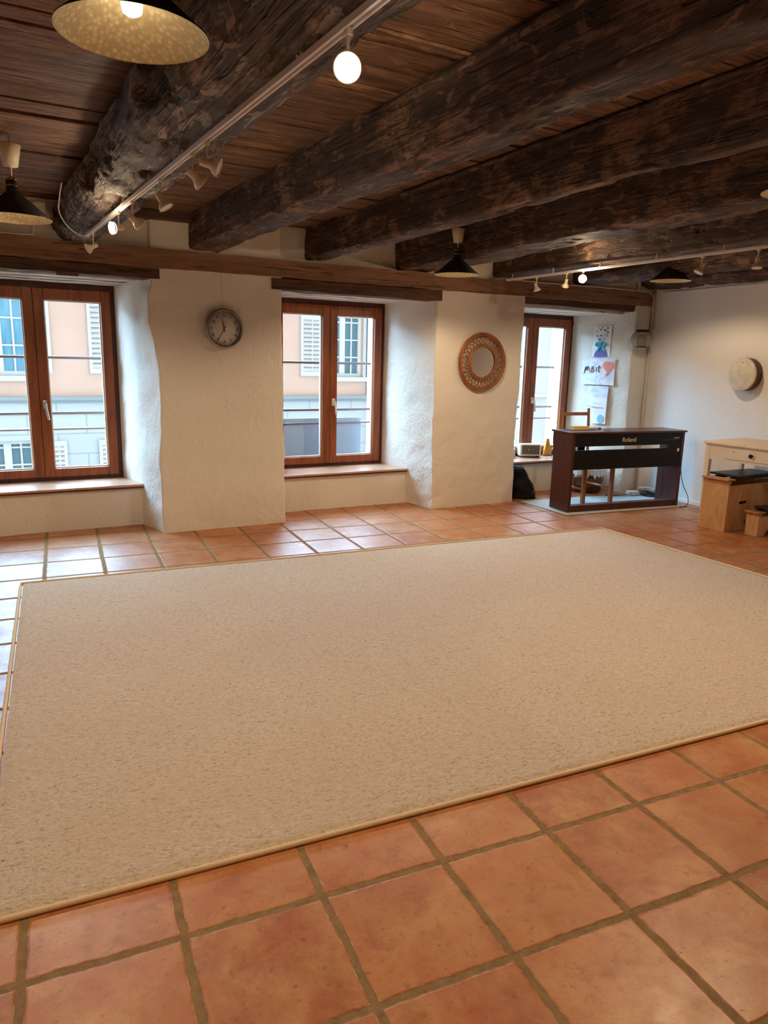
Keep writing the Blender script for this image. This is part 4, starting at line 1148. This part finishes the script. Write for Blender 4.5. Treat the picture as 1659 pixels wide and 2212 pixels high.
# ================================================================== PAPERS on the niche side
A0 = Vector((5.862, 0, 0)); B0 = Vector((5.675, .80, 0)); DR = (B0-A0).normalized()
PROTZ = math.atan2(-DR.y, -DR.x); NRM = Vector((math.sin(PROTZ), -math.cos(PROTZ), 0))
def paper(name, label, cat, s0, s1, z0, z1, mat, off, bmat=None):
    c = A0+DR*((s0+s1)/2)+NRM*off; w = (s1-s0)
    t = thing(name, label, cat, (c.x, c.y, z0), PROTZ)
    bm = NB(); nxp = 8; rows = []
    for k in range(7):
        z = (z1-z0)*k/6; rows.append([bm.verts.new((-w/2+w*i/nxp, noise.noise(Vector((i*.5, k*.6, s0*9)))*.0018, z)) for i in range(nxp+1)])
    for a, b in zip(rows, rows[1:]):
        for i in range(nxp): bm.faces.new((a[i], a[i+1], b[i+1], b[i]))
    sh = obj('sheet', bm, mat, t, False)
    md = sh.modifiers.new('thickness', 'SOLIDIFY'); md.thickness = .0008; md.offset = 0
    return t, w, z1-z0
def heart_poly(cx, cz, s, n=24, stretch=1.0):
    out = []
    for i in range(n):
        a = 2*PI*i/n; x = 16*math.sin(a)**3; z = 13*math.cos(a)-5*math.cos(2*a)-2*math.cos(3*a)-math.cos(4*a)
        out.append((cx+x*s/32, cz+z*s/32*stretch))
    return out
def flat(par, name, mat, poly, y, d=.0006):
    bm = NB(); prism(bm, poly, d, Matrix.Translation((0, y, 0))); return obj(name, bm, mat, par)
t, w, hh = paper('greeting_card', 'tall white card with a turquoise bow and small hearts', 'card', .283, .515, 1.515, 1.862, M['paper'], .018)
flat(t, 'purple_vase', M['violet'], [(-.088, .004), (.088, .004), (.078, .045), (.052, .085), (.02, .108), (-.02, .108), (-.052, .085), (-.078, .045)], -.004)
hs = [(-.055, .325, 'orange', .026), (.0, .330, 'lilac', .032), (-.02, .305, 'teal', .034), (.068, .322, 'green', .030), (-.07, .285, 'mint', .032), (.035, .298, 'red', .034), (.072, .276, 'green', .030), (-.062, .236, 'ink', .022), (-.012, .238, 'navy', .024), (.035, .250, 'mint', .028), (.065, .238, 'lilac', .026), (-.03, .195, 'violet', .036), (.03, .205, 'mint', .026)]
for x, z, m_, s_ in hs: flat(t, 'heart', M[m_], heart_poly(x, z, s_), -.004)
bm = NB()
for x, z, m_, s_ in hs: tube(bm, [(0, -.0035, .135), (x*.6, -.0035, z*.55+.06), (x, -.0035, z-.008)], .0006, 4)
obj('stalks', bm, M['lilac'], t)
bm = NB()
for sgn in (-1, 1):
    lp = [(0, -.012, .128)]+[(sgn*(.036+.030*math.cos(a)), -.014+.008*math.sin(a*2), .140+.024*math.sin(a)) for a in [PI+2*PI*i/14 for i in range(15)]]+[(0, -.012, .128)]
    prev = None
    for p in lp:
        e = [bm.verts.new((p[0], p[1]-.010, p[2]+.004)), bm.verts.new((p[0], p[1]+.010, p[2]-.004))]
        if prev: bm.faces.new((prev[0], prev[1], e[1], e[0]))
        prev = e
    prism(bm, [(sgn*.004, .128), (sgn*.020, .130), (sgn*(.062), .070), (sgn*.036, .064)], .002, Matrix.Translation((0, -.012, 0)))
    prism(bm, [(sgn*.006, .128), (sgn*.062, .166), (sgn*.066, .118)], .003, Matrix.Translation((0, -.016, 0)))
box(bm, (0, -.016, .128), (.016, .012, .020), None, .004)
obj('ribbon_bow', bm, M['turquoise'], t)
bm = NB()
for z, x0, x1 in ((.062, -.032, .030), (.034, -.062, .060)):
    pts = [(x0+(x1-x0)*i/26, -.0046, z+.005*math.sin(i*1.9)) for i in range(27)]
    tube(bm, pts, .0011, 4)
obj('script_lines', bm, M['lilac'], t)

t, w, hh = paper('child_drawing', 'lilac-washed drawing with the word musit and a coral heart', 'drawing', .198, .628, 1.200, 1.500, M['paperlilac'], .024)
flat(t, 'heart_border', M['coral_edge'], heart_poly(.132, .205, .155, 28, 1.12), -.004)
flat(t, 'heart', M['coral'], heart_poly(.132, .206, .128, 28, 1.10), -.006)
bm = NB(); tube(bm, [(.118, -.006, .135), (.108, -.006, .112), (.100, -.006, .092)], [.005, .004, .002], 6); obj('heart_tail', bm, M['coral_edge'], t)
def strokes(par, name, mat, lines, r=.0028):
    bm = NB()
    for ln in lines: tube(bm, smooth_path([(x, -.005, z) for x, z in ln], 5), r, 6)
    return obj(name, bm, mat, par, True)
X0 = -.180
lt1 = strokes(t, 'lettering', M['ink'], [[(X0, .125), (X0+.006, .160), (X0+.012, .195), (X0+.014, .16)], [(X0+.012, .185), (X0+.026, .205), (X0+.030, .175), (X0+.030, .160)], [(X0+.030, .178), (X0+.046, .206), (X0+.052, .180), (X0+.052, .160)],
    [(X0+.128, .208), (X0+.108, .205), (X0+.104, .188), (X0+.122, .172), (X0+.118, .148), (X0+.098, .140)], [(X0+.190, .222), (X0+.188, .170), (X0+.196, .145), (X0+.212, .150)], [(X0+.172, .196), (X0+.212, .198)]], .0034)
lt2 = strokes(t, 'pink_lettering', M['pink'], [[(X0+.062, .196), (X0+.066, .160), (X0+.080, .142), (X0+.092, .165), (X0+.094, .196)], [(X0+.152, .200), (X0+.154, .150)], [(X0+.153, .222), (X0+.154, .228)]], .0038)
t, w, hh = paper('handwritten_sheet', 'pale handwritten sheet directly under the musit drawing', 'paper', .262, .545, .962, 1.188, M['paperlilac'], .018)
strokes(t, 'pencil_lines', M['paleink'], [[(-.09+.012*i, .17+.006*math.sin(i*2.1)) for i in range(9)], [(-.06+.012*i, .125+.006*math.sin(i*1.7)) for i in range(8)], [(-.08+.012*i, .08+.006*math.sin(i*2.7)) for i in range(12)]], .0012)
t, w, hh = paper('paper_card', 'lowest white sheet with coloured letters and a blue ball', 'paper', .262, .490, .757, 1.055, M['paper'], .026)
flat(t, 'blue_ball', M['paleblue'], [(.048+.042*math.cos(2*PI*i/28), .055+.050*math.sin(2*PI*i/28)) for i in range(28)], -.004)
rnd = random.Random(2)
strokes(t, 'lettering', M['pink'], [[(-.095+.03*i, .172+.01*rnd.random()), (-.090+.03*i, .195), (-.082+.03*i, .178)] for i in range(6)], .0022)
strokes(t, 'pencil_lines', M['paleink'], [[(-.07+.014*i, .135+.004*math.sin(i*2)) for i in range(11)], [(-.08+.014*i, .23+.004*math.sin(i*2.4)) for i in range(10)]], .0011)

# ================================================================== HANGING LANTERN
t = thing('hanging_lantern', 'round silver lattice lantern hanging in the corner by the niche', 'lantern', (5.835, -.125, 1.625))
bm = NB(); RO, HZ = .112, .080
lathe(bm, [(.055, .006), (.090, .02), (.112, .05), (.118, .086), (.110, .126), (.088, .158), (.062, .170)], 36)
obj('glass_ball', bm, M['glass'], t, True)
bm = NB()
for j, ph in enumerate((-.78, -.42, -.06, .30, .66)):
    n = int(15*math.cos(ph)+1)
    for i in range(n):
        a = 2*PI*(i+.5*(j % 2))/n
        c = Vector((.116*math.cos(ph)*math.cos(a), .116*math.cos(ph)*math.sin(a), .088+.092*math.sin(ph)))
        nr = Vector((math.cos(ph)*math.cos(a), math.cos(ph)*math.sin(a), math.sin(ph)*1.2)).normalized()
        q = nr.to_track_quat('Z', 'Y').to_matrix().to_4x4(); Mx = Matrix.Translation(c) @ q
        tube(bm, [Mx @ Vector((.020*math.cos(b), .020*math.sin(b), 0)) for b in [2*PI*k/10 for k in range(10)]], .0028, 5, True)
        tube(bm, [Mx @ Vector((.009*math.cos(b), .009*math.sin(b), 0)) for b in [2*PI*k/8 for k in range(8)]], .0022, 4, True)
obj('metal_lattice', bm, M['gunmetal'], t, True)
bm = NB(); lathe(bm, [(0, .164), (.068, .164), (.070, .180), (.062, .188), (0, .188)], 32); obj('cap', bm, M['blackmat'], t, True)
bm = NB(); lathe(bm, [(0, .0), (.058, .0), (.060, .010), (0, .010)], 32); obj('base_plate', bm, M['blackmat'], t, True)
bm = NB(); lathe(bm, [(0, .012), (.05, .012), (.055, .08), (.03, .13), (0, .14)], 20); obj('inner_core', bm, M['dark_steel'], t, True)
bm = NB(); tube(bm, smooth_path([(-.052, 0, .18), (-.052, 0, .235), (-.03, 0, .285), (0, 0, .30), (.03, 0, .285), (.052, 0, .235), (.052, 0, .18)], 6), .0022, 6); obj('handle', bm, M['steel'], t, True)
bm = NB(); tube(bm, [(0, 0, .30), (0, .09, .47)], .0012, 5); obj('hanging_string', bm, M['whitecable'], t)

# ================================================================== TABLE (right edge) and XYLOPHONES
E1 = Vector((.987, .16)); E2 = Vector((.16, -.987))
def cwt(p): return cw(p[0], p[1])
TA = (5.30, 4.79)
angT = math.atan2(E1.y, E1.x)-TH
t = thing('side_table', 'worn white kitchen table with a drawer against the right wall', 'table', (*cw(*TA)[:2], 0), angT)
# local x = E1 (towards wall), local -y = E2 (towards camera)
LT = .78; WT = .65
bm = NB(); bx(bm, 0, WT, -LT, 0, .764, .786, .004); obj('tabletop', bm, [M['tabletop'], M['worn']], t)
o = t.children[0]
for p in o.data.polygons:
    p.material_index = 0 if p.normal.z > .7 else 1
for (x, y) in ((.058, -.030), (WT-.055, -.035), (.055, -LT+.06), (WT-.055, -LT+.06)):
    bm = NB(); vs = box(bm, (x, y, .382), (.05, .048, .764), None, .004)
    for v in vs:
        k = 1-.35*max(0, (.45-v.co.z)/.45); v.co.x = x+(v.co.x-x)*k; v.co.y = y+(v.co.y-y)*k
    obj('leg', bm, M['worn'], t)
bm = NB(); bx(bm, .036, .056, -.205, -.055, .622, .764); bx(bm, .036, .056, -LT+.085, -.66, .622, .764); bx(bm, .036, .056, -.66, -.205, .622, .640); bx(bm, .036, .056, -.66, -.205, .744, .764); obj('apron', bm, M['worn'], t)
bm = NB(); bx(bm, .08, WT-.08, -.045, -.025, .622, .764); obj('apron', bm, M['worn'], t)
bm = NB(); bx(bm, WT-.056, WT-.036, -LT+.08, -.06, .622, .764); obj('apron', bm, M['worn'], t)
bm = NB(); bx(bm, .026, .050, -.66, -.207, .643, .742, .003); bx(bm, .05, .40, -.65, -.217, .645, .655); dr_ = obj('drawer', bm, M['worn'], t)
bm = NB(); lathe(bm, [(0, 0), (.010, 0), (.010, .012), (.016, .018), (.019, .026), (.014, .034), (0, .036)], 20, Matrix.Translation((.026, -.455, .696)) @ Matrix.Rotation(-PI/2, 4, 'Y')); kn = obj('knob', bm, M['blackmat'], dr_, True); kn['label'] = 'round black knob'
TM = Matrix.Translation(t.location) @ Matrix.Rotation(angT, 4, 'Z')
# small dark carving on the table
p = TM @ Vector((.10, -.605, .787))
o = thing('wooden_figure', 'small dark carved object on a reddish foot on the table', 'figure', p)
bm = NB(); lathe(bm, [(0, .014), (.018, .014), (.026, .022), (.018, .030), (.014, .038), (.026, .048), (.018, .058), (0, .060)], 16); obj('carving', bm, M['black'], o, True)
bm = NB(); lathe(bm, [(0, 0), (.028, 0), (.030, .008), (.022, .014), (0, .014)], 20); ft_ = obj('foot', bm, M['pine'], o, True)

def xylophone(name, label, loc, ang, L, Wd, H, nb, barw, bl0, bl1, capo, foot=False):
    """local x = long axis, y = depth (end panel at x=0, camera side at y=0)"""
    t = thing(name, label, 'xylophone', loc, ang, None)
    bm = NB()
    bx(bm, 0, .018, 0, Wd, 0, H-capo*1.7, .002)
    obj('end_panel', bm, M['plywood'], t)
    bm = NB(); bx(bm, L-.018, L, 0, Wd, 0, H-capo*1.7, .002); obj('end_panel', bm, M['plywood'], t)
    for k, y0 in enumerate((.004, Wd-.016)):
        bm = NB()
        if foot:
            prism(bm, [(.018, 0), (.10, 0), (.125, .045), (L-.125, .045), (L-.10, 0), (L-.018, 0), (L-.018, H-capo*2), (.018, H-capo*2)], .012, Matrix.Translation((0, y0, 0)))
        else:
            hx0, hx1, hz0, hz1 = L*.24, L*.24+.12, H*.50, H*.50+.028
            for (a_, b_, c_, d_) in ((.018, hx0, 0, H-capo*2), (hx1, L-.018, 0, H-capo*2), (hx0, hx1, 0, hz0), (hx0, hx1, hz1, H-capo*2)): bx(bm, a_, b_, y0, y0+.012, c_, d_)
        obj('side_board', bm, M['plywood'], t)
    bm = NB()
    bx(bm, -.004, .022, -.004, Wd+.004, H-capo*1.7, H-capo*.5, .002)
    bx(bm, -.030, .075, -.008, Wd+.006, H-capo*.5, H, .003)
    obj('cap_rail', bm, M['plyedge'], t)
    bm = NB(); bx(bm, L-.05, L+.006, -.008, Wd+.006, H-capo*1.2, H, .003); obj('cap_rail', bm, M['plyedge'], t)
    for yy in (.22, .78):
        bm = NB(); bx(bm, .08, L-.055, Wd*yy-.008, Wd*yy+.008, H-.02, H+.0085); obj('bar_rest', bm, M['black'], t)
    for i in range(nb):
        s = i/(nb-1); l = bl0+(bl1-bl0)*s; x = .125+(L-.21)*s
        bm = NB(); vs = box(bm, (x, Wd/2, H+.018), (barw, l, .019), None, .003)
        obj('bar', bm, M['rosebar'], t)
    return t
ax = math.atan2(.113, .993)-TH
p = cw(5.322, 4.472)
xylophone('bass_xylophone', 'tall birch bass xylophone with dark bars under the white table', (p.x, p.y, 0), ax, .74, .256, .475, 12, .036, .305, .25, .030)
p = cw(5.462, 4.248)
xylophone('small_xylophone', 'low birch xylophone with dark bars in front of the tall one', (p.x, p.y, 0), -TH+.02, .52, .124, .215, 12, .022, .17, .13, .020, True)

# ================================================================== WALL SPEAKER, CABLES
t = thing('wall_loudspeaker', 'small white loudspeaker high on the wall by the log beam', 'loudspeaker', (-.060, .03, 2.30))
bm = NB(); vs = box(bm, (0, -.07, .07), (.075, .11, .14), None, .012); obj('housing', bm, M['whiteplastic'], t, False)
bm = NB(); box(bm, (0, -.126, .07), (.062, .005, .122), None, .008); obj('speaker_grille', bm, M['cream'], t)
bm = NB(); tube(bm, smooth_path([(-2.4, -.03, 2.222), (-1.2, -.03, 2.226), (-.35, -.028, 2.222), (-.13, -.03, 2.226), (-.105, -.03, 2.25), (-.10, -.03, 2.32), (-.105, -.03, 2.36)], 6), .004, 6)
o = obj('wall_cable', bm, M['whitecable'], None, True); tag(o, 'thin white cable along the wall plate, rising to the loudspeaker', 'cable')
bm = NB(); tube(bm, smooth_path([(4.05, -.035, 2.222), (4.5, -.035, 2.216), (5.2, -.035, 2.222), (5.9, -.034, 2.222), (5.985, -.035, 2.212), (6.035, -.05, 2.17), (6.04, -.05, 2.10), (6.045, -.045, 1.9)], 6), .0055, 8)
o = obj('wall_cable', bm, M['whitecable'], None, True); tag(o, 'thin white cable along the wall plate to the right corner', 'cable')
bm = NB(); tube(bm, [cw(6.07, 6.26, 2.216), cw(6.07, 4.0, 2.208), cw(6.07, 2.0, 2.205)], .006, 8)
o = obj('wall_cable', bm, M['whitecable'], None, True); tag(o, 'straight white cable along the top of the right wall', 'cable')
bm = NB()
tube(bm, smooth_path([(.160, -.600, 2.172), (.12, -.585, 2.180), (.05, -.66, 2.215), (-.005, -.80, 2.27), (-.012, -.95, 2.33), (.0, -1.0, 2.40)], 6), .0042, 6)
o = obj('lamp_cable', bm, M['whitecable'], None, True); tag(o, 'white cable looping from the track end up the log beam', 'cable')

# ================================================================== LIGHT
SKY_LOBE = 36.0   # brighter sky area beyond the townhouse, added to strengthen the window daylight
w = bpy.data.worlds.new('world'); S.world = w; w.use_nodes = True
nt = w.node_tree; bg = nt.nodes['Background']
tcw = nt.nodes.new('ShaderNodeTexCoord'); nrm = nt.nodes.new('ShaderNodeVectorMath'); nrm.operation = 'NORMALIZE'
nt.links.new(tcw.outputs['Generated'], nrm.inputs[0])
dot = nt.nodes.new('ShaderNodeVectorMath'); dot.operation = 'DOT_PRODUCT'; nt.links.new(nrm.outputs[0], dot.inputs[0])
dot.inputs[1].default_value = Vector((-.34, .80, .47)).normalized()
mr = nt.nodes.new('ShaderNodeMapRange'); mr.interpolation_type = 'SMOOTHSTEP'; nt.links.new(dot.outputs['Value'], mr.inputs[0])
mr.inputs['From Min'].default_value = 0.42; mr.inputs['From Max'].default_value = 0.97
mr.inputs['To Min'].default_value = 1.55; mr.inputs['To Max'].default_value = SKY_LOBE
rp = nt.nodes.new('ShaderNodeValToRGB'); nt.links.new(dot.outputs['Value'], rp.inputs[0])
rp.color_ramp.elements[0].position = 0.3; rp.color_ramp.elements[0].color = (0.86, 0.94, 1.0, 1)
rp.color_ramp.elements[1].position = 0.9; rp.color_ramp.elements[1].color = (0.38, 0.70, 1.0, 1)
nt.links.new(rp.outputs[0], bg.inputs[0]); nt.links.new(mr.outputs[0], bg.inputs[1])
for k, (a, b, c) in W.items():
    L = bpy.data.lights.new('window_portal', 'AREA'); L.shape = 'RECTANGLE'; L.size = b-a; L.size_y = 1.6; L.cycles.is_portal = True
    o = link(bpy.data.objects.new('window_portal', L)); o.location = ((a+b)/2, VX+.02, 1.17); o.rotation_euler = (-PI/2, 0, 0)

S.view_settings.view_transform = 'Standard'; S.view_settings.look = 'None'
S.view_settings.gamma = 1.0; S.view_settings.use_curve_mapping = False
S.view_settings.exposure = 0.26
S.cycles.use_denoising = True; S.cycles.use_adaptive_sampling = True; S.cycles.adaptive_threshold = 0.06; S.cycles.adaptive_min_samples = 16
S.cycles.max_bounces = 8; S.cycles.diffuse_bounces = 4; S.cycles.glossy_bounces = 3; S.cycles.transparent_max_bounces = 8
S.cycles.sample_clamp_indirect = 6.0
S.cycles.caustics_reflective = False; S.cycles.caustics_refractive = False
